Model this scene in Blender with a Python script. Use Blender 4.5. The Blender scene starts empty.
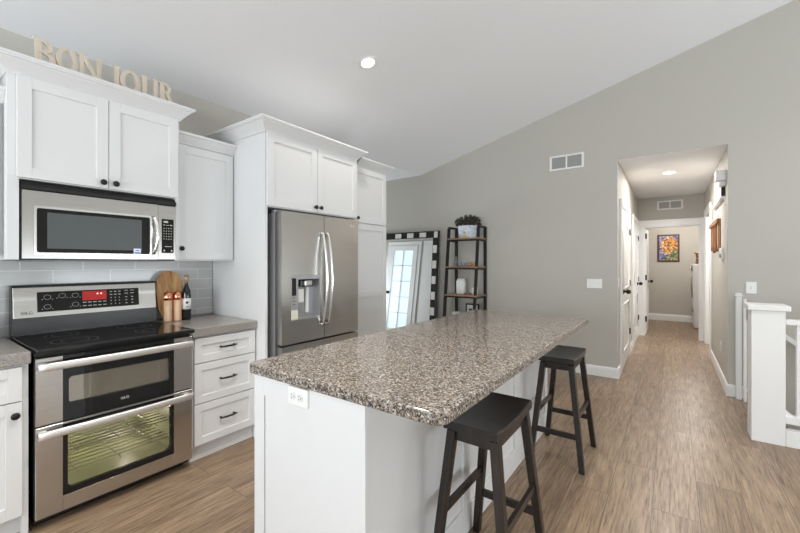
import bpy, bmesh, math, random
from mathutils import Vector, Matrix
random.seed(7)
R = math.radians
sc = bpy.context.scene
C = sc.collection

# ------------------------------------------------------------------ camera
cam_d = bpy.data.cameras.new('camera')
cam_d.sensor_width = 36.0
cam_d.lens = 378 / 800 * 36.0
cam_d.shift_y = -3 / 800
cam_d.clip_start = 0.05
cam = bpy.data.objects.new('camera', cam_d)
C.objects.link(cam)
cam.location = (0, 0, 1.345)
cam.rotation_euler = (R(90), 0, R(35.7))
sc.camera = cam

# ------------------------------------------------------------------ world, exposure, large lights
w = bpy.data.worlds.new('sky')
w.use_nodes = True
w.node_tree.nodes['Background'].inputs[0].default_value = (0.92, 0.96, 1.0, 1)
w.node_tree.nodes['Background'].inputs[1].default_value = 1.6
sc.world = w
sc.view_settings.view_transform = 'Standard'
sc.view_settings.look = 'None'
sc.view_settings.gamma = 1
sc.view_settings.use_curve_mapping = False
sc.view_settings.exposure = 0.07


def area(name, loc, rot, sx, sy, power, col=(1, 1, 1), spread=180):
    l = bpy.data.lights.new(name, 'AREA')
    l.shape = 'RECTANGLE'; l.size = sx; l.size_y = sy; l.energy = power; l.color = col
    l.spread = R(spread)
    o = bpy.data.objects.new(name, l); C.objects.link(o)
    o.location = loc; o.rotation_euler = rot
    return o


DAY = (0.88, 0.95, 1.0)
# unseen window light behind the camera, plus added upward fills that brighten the ceiling
E = dict(rear=24, rear_fill=185, right=4, right_fill=36, far=100, entry_fill=50, down_fridge=26, down_island=165, down_right_fill=150, down_range_fill=45, hall=27, laundry=42, side=60, world=.5)
w.node_tree.nodes['Background'].inputs[1].default_value = E['world']
for n_, z_, up_ in (('rear', 1.55, 8), ('rear_fill', 1.3, 40)):  # the steeper pair is added bounce fill for the ceiling
    area('window_and_fill_light', (-1.35, -2.95, z_), (R(90 + up_), 0, 0), 2.3, 1.6, E[n_] * .6, DAY)
    area('window_and_fill_light', (1.9, -2.95, z_ - .2), (R(90 + up_), 0, 0), 2.5, 1.9, E[n_] * .4, DAY)
area('window_and_fill_light', (4.95, 0.6, .75), (R(90), 0, R(90)), 2.8, 1.0, E['right'], DAY)
area('window_and_fill_light', (4.8, 0.6, .72), (R(135), 0, R(90)), 2.9, 1.3, E['right_fill'], DAY)  # added fill aimed up at the ceiling from low on the right
area('window_and_fill_light', (4.8, 3.55, .72), (R(135), 0, R(90)), 2.5, 1.3, E['far'], DAY)  # added fill for the far ceiling and back wall
area('window_and_fill_light', (-5.95, 4.2, .9), (R(130), 0, R(-90)), 1.3, 1.4, E['entry_fill'], DAY)  # added fill for the back of the ceiling; no window stands here


# ------------------------------------------------------------------ mesh helper
class MB:
    def __init__(self, T=None):
        self.bm = bmesh.new(); self.T = T

    def _fin(self, verts, M=None, smooth=False, faces=()):
        for v in verts:
            if M is not None: v.co = M @ v.co
            if self.T is not None: v.co = Vector(self.T(*v.co))
        if smooth:
            for f in faces: f.smooth = True

    def box(s, x0, x1, y0, y1, z0, z1, bev=0.0, seg=1, M=None, mat=0):
        b = bmesh.new()
        bmesh.ops.create_cube(b, size=1)
        for v in b.verts:
            v.co = Vector(((v.co.x + .5) * (x1 - x0) + x0, (v.co.y + .5) * (y1 - y0) + y0, (v.co.z + .5) * (z1 - z0) + z0))
        if bev > 0:
            bmesh.ops.bevel(b, geom=list(b.edges), offset=bev, segments=seg, affect='EDGES', profile=.5)
        s.merge(b, M, mat)
        return s

    def merge(s, b, M=None, mat=0, smooth=False):
        vm = {}
        for v in b.verts:
            co = v.co.copy()
            if M is not None: co = M @ co
            if s.T is not None: co = Vector(s.T(*co))
            vm[v] = s.bm.verts.new(co)
        for f in b.faces:
            try:
                nf = s.bm.faces.new([vm[v] for v in f.verts]); nf.material_index = mat
                nf.smooth = smooth or f.smooth
            except ValueError: pass
        b.free()

    def cyl(s, p0, p1, r0, r1=None, n=20, caps=True, mat=0, M=None):
        r1 = r0 if r1 is None else r1
        p0, p1 = Vector(p0), Vector(p1); d = (p1 - p0)
        b = bmesh.new(); q = Vector((0, 0, 1)).rotation_difference(d.normalized()).to_matrix()
        a0, a1 = [], []
        for i in range(n):
            t = 2 * math.pi * i / n; c = Vector((math.cos(t), math.sin(t), 0))
            a0.append(b.verts.new(p0 + q @ (c * r0))); a1.append(b.verts.new(p1 + q @ (c * r1)))
        for i in range(n):
            f = b.faces.new([a0[i], a0[(i + 1) % n], a1[(i + 1) % n], a1[i]]); f.smooth = True
        if caps:
            if r0 > 1e-6: b.faces.new(a0[::-1])
            if r1 > 1e-6: b.faces.new(a1)
        s.merge(b, M, mat)
        return s

    def lathe(s, prof, c, n=28, mat=0, M=None, sx=1, sy=1):
        b = bmesh.new(); rings = []
        for r, z in prof:
            if r < 1e-5: rings.append([b.verts.new((c[0], c[1], c[2] + z))])
            else: rings.append([b.verts.new((c[0] + sx * r * math.cos(2 * math.pi * i / n), c[1] + sy * r * math.sin(2 * math.pi * i / n), c[2] + z)) for i in range(n)])
        for a, d in zip(rings, rings[1:]):
            for i in range(n):
                j = (i + 1) % n
                if len(a) == 1 and len(d) == 1: continue
                if len(a) == 1: f = b.faces.new([a[0], d[j], d[i]][::-1])
                elif len(d) == 1: f = b.faces.new([a[i], a[j], d[0]])
                else: f = b.faces.new([a[i], a[j], d[j], d[i]])
                f.smooth = True
        s.merge(b, M, mat)
        return s

    def prism(s, pts, fn, t0, t1, mat=0, smooth=False):
        """closed outline pts (a,b) swept from t0 to t1; fn(a,b,t)->xyz"""
        b = bmesh.new()
        A = [b.verts.new(fn(p[0], p[1], t0)) for p in pts]; B = [b.verts.new(fn(p[0], p[1], t1)) for p in pts]
        n = len(pts)
        for i in range(n):
            f = b.faces.new([A[i], A[(i + 1) % n], B[(i + 1) % n], B[i]]); f.smooth = smooth
        b.faces.new(A[::-1]); b.faces.new(B)
        s.merge(b, None, mat)
        return s

    def tube(s, pts, r, n=10, mat=0, M=None, sy=1.0):
        pts = [Vector(p) for p in pts]
        b = bmesh.new(); rings = []; up = None
        for i, p in enumerate(pts):
            t = (pts[min(i + 1, len(pts) - 1)] - pts[max(i - 1, 0)]).normalized()
            if up is None:
                up = Vector((0, 0, 1)) if abs(t.z) < .9 else Vector((1, 0, 0))
            a = t.cross(up).normalized(); c = a.cross(t).normalized(); up = c
            rr = r[i] if isinstance(r, (list, tuple)) else r
            rings.append([b.verts.new(p + a * rr * math.cos(2 * math.pi * k / n) + c * rr * sy * math.sin(2 * math.pi * k / n)) for k in range(n)])
        for A, B in zip(rings, rings[1:]):
            for k in range(n):
                f = b.faces.new([A[k], A[(k + 1) % n], B[(k + 1) % n], B[k]]); f.smooth = True
        b.faces.new(rings[0][::-1]); b.faces.new(rings[-1])
        s.merge(b, M, mat)
        return s

    def quad(s, a, b_, c, d, mat=0):
        b = bmesh.new(); b.faces.new([b.verts.new(p) for p in (a, b_, c, d)]); s.merge(b, None, mat); return s

    def build(s, name, mat, parent=None, offset=None, recalc=True):
        """vertices are in world coordinates; they are moved into the space of the parent"""
        if recalc: bmesh.ops.recalc_face_normals(s.bm, faces=list(s.bm.faces))
        o0 = Vector((0, 0, 0))
        if offset is not None: o0 = Vector(offset)
        elif parent is not None: o0 = Vector(parent.get('_w', (0, 0, 0)))
        for v in s.bm.verts: v.co -= o0
        me = bpy.data.meshes.new(name); s.bm.to_mesh(me); s.bm.free()
        for m in (mat if isinstance(mat, (list, tuple)) else [mat]): me.materials.append(m)
        o = bpy.data.objects.new(name, me); C.objects.link(o)
        if parent is not None:
            o.parent = parent; o['_w'] = tuple(parent.get('_w', (0, 0, 0)))
        else:
            o.location = o0; o['_w'] = tuple(o0)
        return o


def thing(name, label, cat, loc, group=None):
    o = bpy.data.objects.new(name, None); C.objects.link(o)
    o.empty_display_size = .05
    o.location = loc; o['_w'] = tuple(loc)
    o['label'] = label; o['category'] = cat
    if group: o['group'] = group
    return o


def tag(o, label, cat, group=None):
    o['label'] = label; o['category'] = cat
    if group: o['group'] = group
    return o


def struct(o):
    o['kind'] = 'structure'; return o


def base_of(mb):
    xs = [v.co for v in mb.bm.verts]
    return (sum(v.x for v in xs) / len(xs), sum(v.y for v in xs) / len(xs), min(v.z for v in xs))


def solo(mb, name, mat, label, cat, group=None):
    return tag(mb.build(name, mat, None, base_of(mb)), label, cat, group)


# ------------------------------------------------------------------ materials
def mat(name, col, rough=.5, metal=0.0, **kw):
    m = bpy.data.materials.new(name); m.use_nodes = True
    b = m.node_tree.nodes['Principled BSDF']
    b.inputs['Base Color'].default_value = (*col, 1)
    b.inputs['Roughness'].default_value = rough
    b.inputs['Metallic'].default_value = metal
    for k, v in kw.items():
        b.inputs[k].default_value = v
    m['b'] = 1
    return m


def nodes(m): return m.node_tree.nodes, m.node_tree.links, m.node_tree.nodes['Principled BSDF']


def coords(m, scale=(1, 1, 1), rot=(0, 0, 0), loc=(0, 0, 0), kind='Object'):
    n, l, b = nodes(m)
    tc = n.new('ShaderNodeTexCoord'); mp = n.new('ShaderNodeMapping')
    mp.inputs['Scale'].default_value = scale; mp.inputs['Rotation'].default_value = rot; mp.inputs['Location'].default_value = loc
    l.new(tc.outputs[kind], mp.inputs['Vector'])
    return mp.outputs['Vector']


def ramp(m, fac, stops, interp='LINEAR'):
    n, l, b = nodes(m)
    r = n.new('ShaderNodeValToRGB'); r.color_ramp.interpolation = interp
    e = r.color_ramp.elements
    while len(e) < len(stops): e.new(.5)
    for el, (p, c) in zip(e, stops):
        el.position = p; el.color = (*c, 1)
    l.new(fac, r.inputs['Fac'])
    return r.outputs['Color']


def noise(m, vec, scale, detail=3, rough=.5):
    n, l, b = nodes(m)
    t = n.new('ShaderNodeTexNoise'); t.inputs['Scale'].default_value = scale; t.inputs['Detail'].default_value = detail
    t.inputs['Roughness'].default_value = rough
    l.new(vec, t.inputs['Vector'])
    return t.outputs['Fac']


def mix(m, fac, a, b_, mode='MIX'):
    n, l, b = nodes(m)
    t = n.new('ShaderNodeMix'); t.data_type = 'RGBA'; t.blend_type = mode
    for inp, v in ((t.inputs['Factor'], fac), (t.inputs[6], a), (t.inputs[7], b_)):
        if isinstance(v, (int, float)): inp.default_value = v
        elif isinstance(v, tuple): inp.default_value = (*v, 1)
        else: l.new(v, inp)
    return t.outputs[2]


def bump(m, h, strength=.1, dist=.01):
    n, l, b = nodes(m)
    t = n.new('ShaderNodeBump'); t.inputs['Strength'].default_value = strength; t.inputs['Distance'].default_value = dist
    l.new(h, t.inputs['Height']); l.new(t.outputs['Normal'], b.inputs['Normal'])


def setc(m, out, sock='Base Color'):
    n, l, b = nodes(m); l.new(out, b.inputs[sock])


def emis(name, col, strength):
    m = mat(name, col, .5)
    n, l, b = nodes(m)
    b.inputs['Emission Color'].default_value = (*col, 1); b.inputs['Emission Strength'].default_value = strength
    return m


def painted(name, col, rough=.55, sc_=90, st=.03):
    m = mat(name, col, rough)
    v = coords(m)
    bump(m, noise(m, v, sc_, 4), st, .002)
    return m


def wood(name, cols, axis, rough=.4, sc_=1.0, spec=.5):
    """grain runs along axis (0,1,2)"""
    m = mat(name, cols[0], rough)
    s = [28 * sc_] * 3; s[axis] = 1.6 * sc_
    v = coords(m, tuple(s))
    f = noise(m, v, 1.5, 6, .6)
    setc(m, ramp(m, f, [(.3, cols[0]), (.5, cols[1]), (.7, cols[2])]))
    bump(m, f, .08, .002)
    return m


M_wall = painted('greige wall paint', (.50, .48, .435), .7)
M_ceil = painted('ceiling paint', (.82, .82, .83), .8)
M_white = painted('white cabinet paint', (.725, .725, .725), .38, 40, .01)
M_trim = painted('white trim paint', (.83, .83, .82), .4, 40, .01)
M_plate = mat('white plastic', (.82, .81, .79), .35)
M_black = mat('black enamel', (.010, .010, .011), .25)
M_matblack = mat('matt black metal', (.012, .011, .011), .42, .3)
M_dark = mat('dark cavity', (.02, .02, .02), .8)
M_slot = mat('dark slots', (.04, .04, .04), .6)
M_grille = mat('grey louvre', (.42, .42, .41), .6)


def steel(name, col, rough, axis=1):
    m = mat(name, col, rough, 1.0)
    s = [2, 2, 2]; s[2] = 2
    s = [1.0, 1.0, 1.0]
    for i in range(3): s[i] = 3 if i == axis else 240
    v = coords(m, tuple(s))
    f = noise(m, v, 1.0, 3)
    setc(m, ramp(m, f, [(.3, tuple(c * .94 for c in col)), (.7, tuple(min(1, c * 1.05) for c in col))]))
    bump(m, f, .02, .001)
    n, l, b = nodes(m)
    if 'Anisotropic' in b.inputs: b.inputs['Anisotropic'].default_value = .5
    return m


M_steel = steel('brushed stainless steel', (.60, .585, .565), .24)
M_steelv = steel('brushed fridge steel', (.50, .485, .465), .27, 1)
M_chrome = mat('bright steel handle', (.78, .77, .75), .22, 1.0)
M_handle = mat('satin steel handle', (.80, .79, .77), .40, .85)
M_grey = mat('grey painted metal', (.30, .305, .315), .45, .3)
M_glassblk = mat('black oven glass', (.008, .008, .009), .04)
M_cooktop = mat('black ceramic cooktop', (.010, .010, .010), .07)

# oven glass one can look through
M_glass = bpy.data.materials.new('see-through oven glass'); M_glass.use_nodes = True
_n = M_glass.node_tree.nodes; _l = M_glass.node_tree.links
_n.remove(_n['Principled BSDF'])
_t = _n.new('ShaderNodeBsdfTransparent'); _t.inputs[0].default_value = (.88, .88, .85, 1)
_g = _n.new('ShaderNodeBsdfGlossy'); _g.inputs['Roughness'].default_value = .03
_lw = _n.new('ShaderNodeLayerWeight'); _lw.inputs[0].default_value = .35
_f = _n.new('ShaderNodeMath'); _f.operation = 'MULTIPLY_ADD'; _f.inputs[1].default_value = .30; _f.inputs[2].default_value = .05
_l.new(_lw.outputs['Facing'], _f.inputs[0])
_m = _n.new('ShaderNodeMixShader')
_l.new(_f.outputs[0], _m.inputs[0]); _l.new(_t.outputs[0], _m.inputs[1]); _l.new(_g.outputs[0], _m.inputs[2])
_l.new(_m.outputs[0], _n['Material Output'].inputs[0])

M_mirror = mat('mirror glass', (.88, .89, .90), .01, 1.0)
M_pane = mat('window glass', (.8, .85, .88), .02, 0)
nodes(M_pane)[2].inputs['Transmission Weight'].default_value = 1.0
nodes(M_pane)[2].inputs['IOR'].default_value = 1.05

# granite
M_granite = mat('speckled granite', (.4, .36, .32), .14)
v = coords(M_granite)
n_, l_, b_ = nodes(M_granite)
vo = n_.new('ShaderNodeTexVoronoi'); vo.inputs['Scale'].default_value = 175; l_.new(v, vo.inputs['Vector'])
sepc = n_.new('ShaderNodeSeparateColor'); l_.new(vo.outputs['Color'], sepc.inputs[0])
c1 = ramp(M_granite, sepc.outputs[0], [(0, (.008, .008, .010)), (.27, (.075, .062, .055)), (.40, (.17, .13, .10)), (.54, (.29, .23, .18)), (.70, (.42, .35, .29)), (.84, (.27, .27, .28)), (.94, (.62, .59, .55))], 'CONSTANT')
vo2 = n_.new('ShaderNodeTexVoronoi'); vo2.inputs['Scale'].default_value = 340; l_.new(v, vo2.inputs['Vector'])
sp2 = n_.new('ShaderNodeSeparateColor'); l_.new(vo2.outputs['Color'], sp2.inputs[0])
c2 = ramp(M_granite, sp2.outputs[0], [(0, (.012, .012, .014)), (.28, (.15, .125, .10)), (.55, (.33, .28, .23)), (.82, (.52, .48, .43))], 'CONSTANT')
big = ramp(M_granite, noise(M_granite, v, 38, 3), [(.35, (0, 0, 0)), (.65, (1, 1, 1))])
setc(M_granite, mix(M_granite, .30, c1, c2))

# laminate counter
M_lam = mat('grey brown laminate', (.3, .28, .26), .22)
v = coords(M_lam)
setc(M_lam, ramp(M_lam, noise(M_lam, v, 170, 4, .7), [(.32, (.17, .155, .14)), (.5, (.29, .268, .245)), (.68, (.43, .405, .38))]))

# floor planks
M_floor = mat('oak vinyl planks', (.3, .23, .18), .33)
n_, l_, b_ = nodes(M_floor)
v = coords(M_floor, (1, 1, 1), (0, 0, R(90)), (.0, -.122, 0))
br = n_.new('ShaderNodeTexBrick'); l_.new(v, br.inputs['Vector'])
br.offset = .37; br.offset_frequency = 2
br.inputs['Scale'].default_value = 1; br.inputs['Brick Width'].default_value = 1.25; br.inputs['Row Height'].default_value = .21
br.inputs['Mortar Size'].default_value = .0016; br.inputs['Mortar Smooth'].default_value = .2; br.inputs['Bias'].default_value = 0
br.inputs['Color1'].default_value = (0, 0, 0, 1); br.inputs['Color2'].default_value = (1, 1, 1, 1); br.inputs['Mortar'].default_value = (.5, .5, .5, 1)
tone = ramp(M_floor, br.outputs['Color'], [(0, (.243, .166, .104)), (.5, (.268, .186, .120)), (1, (.300, .212, .140))])
# grain shifted per plank
tc = n_.new('ShaderNodeTexCoord'); vm = n_.new('ShaderNodeVectorMath'); vm.operation = 'MULTIPLY_ADD'
vm.inputs[1].default_value = (7, 7, 7); l_.new(br.outputs['Color'], vm.inputs[0]); l_.new(tc.outputs['Object'], vm.inputs[2])
mp = n_.new('ShaderNodeMapping'); mp.inputs['Scale'].default_value = (60, 2.6, 1); l_.new(vm.outputs[0], mp.inputs['Vector'])
g1 = noise(M_floor, mp.outputs[0], 1.7, 10, .74)
mp2 = n_.new('ShaderNodeMapping'); mp2.inputs['Scale'].default_value = (11, 1.3, 1); l_.new(vm.outputs[0], mp2.inputs['Vector'])
g2 = noise(M_floor, mp2.outputs[0], 1.2, 6, .65)
for nd_ in n_:
    if nd_.type == 'TEX_NOISE' and abs(nd_.inputs['Scale'].default_value - 1.2) < 1e-4: nd_.inputs['Distortion'].default_value = 1.6
gc = ramp(M_floor, g1, [(.32, (.34, .30, .27)), (.45, (.80, .78, .76)), (.56, (1.10, 1.10, 1.10)), (.70, (1.46, 1.48, 1.52))])
gd = ramp(M_floor, g2, [(.3, (.62, .60, .57)), (.45, (.95, .95, .95)), (.65, (1.18, 1.19, 1.20))])
col = mix(M_floor, 1.0, tone, gc, 'MULTIPLY'); col = mix(M_floor, 1.0, col, gd, 'MULTIPLY')
col = mix(M_floor, br.outputs['Fac'], col, (.075, .055, .042))
setc(M_floor, col)
setc(M_floor, ramp(M_floor, g1, [(.3, (.42, .42, .42)), (.7, (.28, .28, .28))]), 'Roughness')
bump(M_floor, g1, .07, .002)

# backsplash tiles
M_tile = mat('grey subway tiles', (.3, .3, .3), .12)
n_, l_, b_ = nodes(M_tile)
tc = n_.new('ShaderNodeTexCoord'); sp = n_.new('ShaderNodeSeparateXYZ'); cb = n_.new('ShaderNodeCombineXYZ')
l_.new(tc.outputs['Object'], sp.inputs[0]); l_.new(sp.outputs['Y'], cb.inputs['X']); l_.new(sp.outputs['Z'], cb.inputs['Y'])
mp = n_.new('ShaderNodeMapping'); mp.inputs['Location'].default_value = (.09, -.055, 0); l_.new(cb.outputs[0], mp.inputs['Vector'])
br = n_.new('ShaderNodeTexBrick'); l_.new(mp.outputs[0], br.inputs['Vector'])
br.inputs['Scale'].default_value = 1; br.inputs['Brick Width'].default_value = .305; br.inputs['Row Height'].default_value = .083
br.inputs['Mortar Size'].default_value = .0022; br.inputs['Mortar Smooth'].default_value = .1
br.inputs['Color1'].default_value = (.50, .505, .50, 1); br.inputs['Color2'].default_value = (.56, .562, .555, 1); br.inputs['Mortar'].default_value = (.78, .78, .76, 1)
setc(M_tile, br.outputs['Color'])
inv = n_.new('ShaderNodeMath'); inv.operation = 'SUBTRACT'; inv.inputs[0].default_value = 1; l_.new(br.outputs['Fac'], inv.inputs[1])
bump(M_tile, inv.outputs[0], .3, .002)

M_espresso = wood('espresso stained wood', [(.010, .0075, .006), (.017, .012, .010), (.030, .021, .016)], 2, .30)
M_espressoY = wood('espresso seat wood', [(.006, .0045, .004), (.011, .008, .007), (.019, .014, .011)], 1, .36)
M_letter = wood('pale plywood', [(.50, .43, .34), (.60, .52, .42), (.66, .58, .48)], 2, .6)
M_olive = wood('olive wood board', [(.16, .06, .02), (.50, .26, .10), (.70, .44, .22)], 2, .4, .55)
M_mill = wood('acacia mill wood', [(.30, .12, .05), (.62, .36, .20), (.80, .58, .40)], 2, .35, 1.2)
M_copper = mat('copper cap', (.72, .30, .18), .22, 1.0)
M_shelfw = wood('rustic shelf board', [(.16, .09, .05), (.28, .17, .09), (.40, .26, .15)], 0, .5)
M_rack = wood('brown rack wood', [(.12, .045, .015), (.28, .12, .045), (.42, .21, .09)], 2, .45, 1.5)


# ------------------------------------------------------------------ room shell
XW = -3.24      # kitchen wall face
YB = 5.07       # far wall of the room
YH = 8.4        # end of the hallway
YE = 10.9       # laundry far wall
HL, HR = -.515, .465
XR = 5.0        # right wall
YR = -3.05      # rear wall
def zc(x): return 2.745 + .26 * (min(x, 2.0) + 3.24) - (max(x - 2.0, 0) * .26)


fl = MB()
fl.box(-6.2, .62, YR - .1, YB + .06, -.12, 0)
fl.box(.62, XR + .1, YR - .1, 3.98, -.12, 0)
fl.box(-2.0, 2.2, YB + .06, YE + .1, -.12, 0)
struct(fl.build('floor', M_floor))

ce = MB()
y0, y1 = YR - .1, YB + .1
for xa, xb in ((XW, 2.0), (2.0, XR + .1)):
    pts = [(xa, zc(xa)), (xb, zc(xb)), (xb, zc(xb) + .12), (xa, zc(xa) + .12)]
    ce.prism(pts, lambda a, b, t: (a, t, b), y0, y1)
ce.box(-6.2, XW, 3.29, YB + .1, 2.745, 2.865)
struct(ce.build('ceiling', M_ceil))
ch = MB(); ch.box(HL, HR, YB + .002, YH, 2.56, 2.66); ch.box(-2.0, 2.2, YH + .12, YE + .1, 2.45, 2.64); ch.box(HR + .1, 2.2, 6.0, YH, 2.45, 2.55)
struct(ch.build('ceiling_hall', M_ceil))

wl = MB(); wl.box(XW - .13, XW, YR, 3.29, 0, 2.76); struct(wl.build('wall_left', M_wall))
wa = MB(); wa.box(-6.2, XW - .13, 3.17, 3.29, 0, 2.745); wa.box(-6.2, -6.1, 3.29, YB, 0, 2.745)
struct(wa.build('wall_entry', M_wall))


def wall_poly(mb, xa, xb, za=0.0, y0=YB, y1=YB + .12):
    xs = [xa] + ([2.0] if xa < 2.0 < xb else []) + [xb]
    pts = [(xa, za)] + [(xb, za)] + [(x, zc(x) + .02) for x in reversed(xs)]
    mb.prism(pts, lambda a, b, t: (a, t, b), y0, y1)


wb = MB()
wb.box(-6.2, XW, YB, YB + .12, 0, 2.76)
wall_poly(wb, XW, HL); wall_poly(wb, HL, HR, 2.66)
wb.box(HL, HR, YB, YB + .002, 2.56, 2.66); wall_poly(wb, HR, XR + .1, -2.6)
struct(wb.build('wall_back', M_wall))
wr = MB()   # rear wall with two openings
wr.box(XW - .13, -2.5, YR - .12, YR, 0, 2.76); wr.box(-2.5, -.2, YR - .12, YR, 0, .70); wr.box(-.2, .65, YR - .12, YR, 0, 2.40); wr.box(3.15, XR + .1, YR - .12, YR, 0, 2.40)
pts = [(XW, 2.40), (XR + .1, 2.40), (XR + .1, zc(XR + .1)), (2.0, zc(2.0)), (XW, zc(XW))]
wr.prism(pts, lambda a, b, t: (a, t, b), YR - .12, YR)
struct(wr.build('wall_rear', M_wall))
wri = MB(); wri.box(XR, XR + .12, YR, -.85, 0, 3.4); wri.box(XR, XR + .12, 2.05, 2.3, 0, 3.4); wri.box(XR, XR + .12, 4.85, YB, -2.6, 3.4); wri.box(XR, XR + .12, 2.3, 4.85, -2.6, .15); wri.box(XR, XR + .12, 2.3, 4.85, 1.3, 3.4); wri.box(XR, XR + .12, -.85, 2.05, 0, .15); wri.box(XR, XR + .12, -.85, 2.05, 1.3, 3.4)
struct(wri.build('wall_right', M_wall))


def window(n, f, u0, u1, z0, z1, mull):
    T = f
    mb = MB(T); t = .05
    mb.box(u0, u1, -.06, .03, z0, z0 + t); mb.box(u0, u1, -.06, .03, z1 - t, z1)
    mb.box(u0, u0 + t, -.06, .03, z0 + t, z1 - t); mb.box(u1 - t, u1, -.06, .03, z0 + t, z1 - t)
    for k in range(1, mull):
        u = u0 + (u1 - u0) * k / mull
        mb.box(u - t / 2, u + t / 2, -.05, .02, z0 + t, z1 - t)
    struct(mb.build('window_%d' % n, M_trim))


window(1, lambda u, v_, z: (u, YR - .05 + v_, z), -2.5, -.2, .70, 2.40, 2)
window(2, lambda u, v_, z: (u, YR - .05 + v_, z), .65, 3.15, 0, 2.40, 2)
window(3, lambda u, v_, z: (XR + .05 - v_, u, z), -.85, 2.05, .15, 1.3, 3)
window(4, lambda u, v_, z: (XR + .05 - v_, u, z), 2.3, 4.85, .15, 1.3, 3)  # unseen opening added to go with the far fill light

# hall walls
def hall_left():
    mb = MB()
    mb.box(HL - .12, HL, YB + .12, YH, 0, 2.60)
    return struct(mb.build('wall_hall_left', M_wall))
hall_left()
mb = MB(); mb.box(HR, HR + .12, YB + .12, 7.10, -.0, 2.60); mb.box(HR, HR + .12, 7.10, 8.15, 2.13, 2.60); mb.box(HR, HR + .12, 8.15, YH, 0, 2.60)
mb.box(HR + .12, 2.2, 6.0, 6.1, 0, 2.5); mb.box(2.1, 2.2, 6.1, YH, 0, 2.5)
struct(mb.build('wall_hall_right', M_wall))
mb = MB(); OL, OR_ = -.425, .405
mb.box(-2.0, OL, YH, YH + .12, 0, 2.60); mb.box(OR_, 2.2, YH, YH + .12, 0, 2.60); mb.box(OL, OR_, YH, YH + .12, 2.03, 2.60)
struct(mb.build('wall_hall_end', M_wall))
mb = MB(); mb.box(-2.0, 2.2, YE, YE + .12, 0, 2.5); mb.box(-.62, -.54, YH + .12, YE, 0, 2.5); mb.box(2.1, 2.2, YH + .12, YE, 0, 2.5)
struct(mb.build('wall_laundry', M_wall))

# baseboards
BP = [(0, 0), (.016, 0), (.016, .075), (.012, .092), (.005, .10), (0, .10)]
def sc_prof(h, d=1.0): return [(a * d, b * h / .10) for a, b in BP]
def baseboard(name, runs, h=.12):
    mb = MB()
    for fn, t0, t1 in runs: mb.prism(sc_prof(h), fn, t0, t1)
    return struct(mb.build(name, M_trim))
baseboard('baseboard_back', [(lambda a, b, t: (t, YB - a, b), -6.1, HL + .016)])
baseboard('baseboard_corner', [(lambda a, b, t: (t, YB - a, b), HR - .016, .60)])
baseboard('baseboard_hall_left', [(lambda a, b, t: (HL + a, t, b), YB, 5.30), (lambda a, b, t: (HL + a, t, b), 6.56, 7.10), (lambda a, b, t: (HL + a, t, b), 8.28, YH - .025)])
baseboard('baseboard_hall_right', [(lambda a, b, t: (HR - a, t, b), YB, 7.0), (lambda a, b, t: (HR - a, t, b), 8.25, YH - .025)])
baseboard('baseboard_laundry', [(lambda a, b, t: (t, YE - a, b), -.54, 2.1)], .15)

# laundry doorway casing
mb = MB(); cw = .09
mb.box(OL - cw, OL, YH - .022, YH, 0, 2.03, .003); mb.box(OR_, OR_ + .075, YH - .022, YH, 0, 2.03, .003)
mb.box(OL - cw, OR_ + .075, YH - .026, YH, 2.03, 2.145, .003)
mb.box(OL, OL + .018, YH, YH + .12, 0, 2.03); mb.box(OR_ - .018, OR_, YH, YH + .12, 0, 2.03); mb.box(OL, OR_, YH, YH + .12, 2.012, 2.03)
struct(mb.build('trim_1', M_trim))
# side opening casing
mb = MB()
mb.box(HR - .02, HR, 7.0, 7.10, 0, 2.13, .003); mb.box(HR - .02, HR, 8.15, 8.25, 0, 2.13, .003); mb.box(HR - .024, HR, 7.0, 8.25, 2.13, 2.23, .003)
mb.box(HR, HR + .12, 7.10, 7.118, 0, 2.13); mb.box(HR, HR + .12, 8.132, 8.15, 0, 2.13)
struct(mb.build('trim_2', M_trim))


# doors ---------------------------------------------------------------
def hinge_mb(T, u, v_, z):
    m = MB(T); m.cyl((u, v_, z - .045), (u, v_, z + .045), .008, n=8); m.box(u - .016, u + .016, v_ - .010, v_ - .003, z - .045, z + .045); return m


def knob_door(T, u, z, v0):
    m = MB(T)
    m.cyl((u, v0, z), (u, v0 + .01, z), .032, n=16); m.cyl((u, v0 + .01, z), (u, v0 + .04, z), .012, n=12)
    b = bmesh.new(); bmesh.ops.create_uvsphere(b, u_segments=16, v_segments=10, radius=.030)
    for f in b.faces: f.smooth = True
    m.merge(b, Matrix.Translation((u, v0 + .055, z)))
    return m


def panel_door(n, T, u0, u1, z1, knob_u, hinge_u, casing=.09, arch=True):
    """door in the plane v=0 of T; casing stands out by .02"""
    d = MB(T)
    d.box(u0, u1, .001, .012, 0.006, z1, .001)
    st = .11; up0, up1 = u0 + st, u1 - st
    def mould(z0, z1_, arched):
        path = [(up0, z0), (up1, z0), (up1, z1_)]
        if arched:
            k = 12; w_ = up1 - up0
            for i in range(1, k):
                t = i / k; path.append((up1 - w_ * t, z1_ + .10 * math.sin(math.pi * t) ** .8))
        path += [(up0, z1_), (up0, z0)]
        d.tube([(a, .013, b) for a, b in path], .011, 6)
    mould(.22, .82, False); mould(1.02, z1 - .30 if arch else z1 - .18, arch)
    o = struct(d.build('door_%d' % n, M_trim))
    knob_door(T, knob_u, .985, .012).build('door_knob', M_matblack, o)
    for z in (.36, 1.06, 1.80): hinge_mb(T, hinge_u, .022, z).build('hinge', M_matblack, o)
    c = MB(T)
    c.box(u0 - casing, u0 - .004, 0, .02, 0, z1 + .005, .003); c.box(u1 + .004, u1 + casing, 0, .02, 0, z1 + .005, .003)
    c.box(u0 - casing, u1 + casing, 0, .022, z1 + .005, z1 + casing, .003)
    c.build('casing', M_trim, o)
    return o


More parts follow.
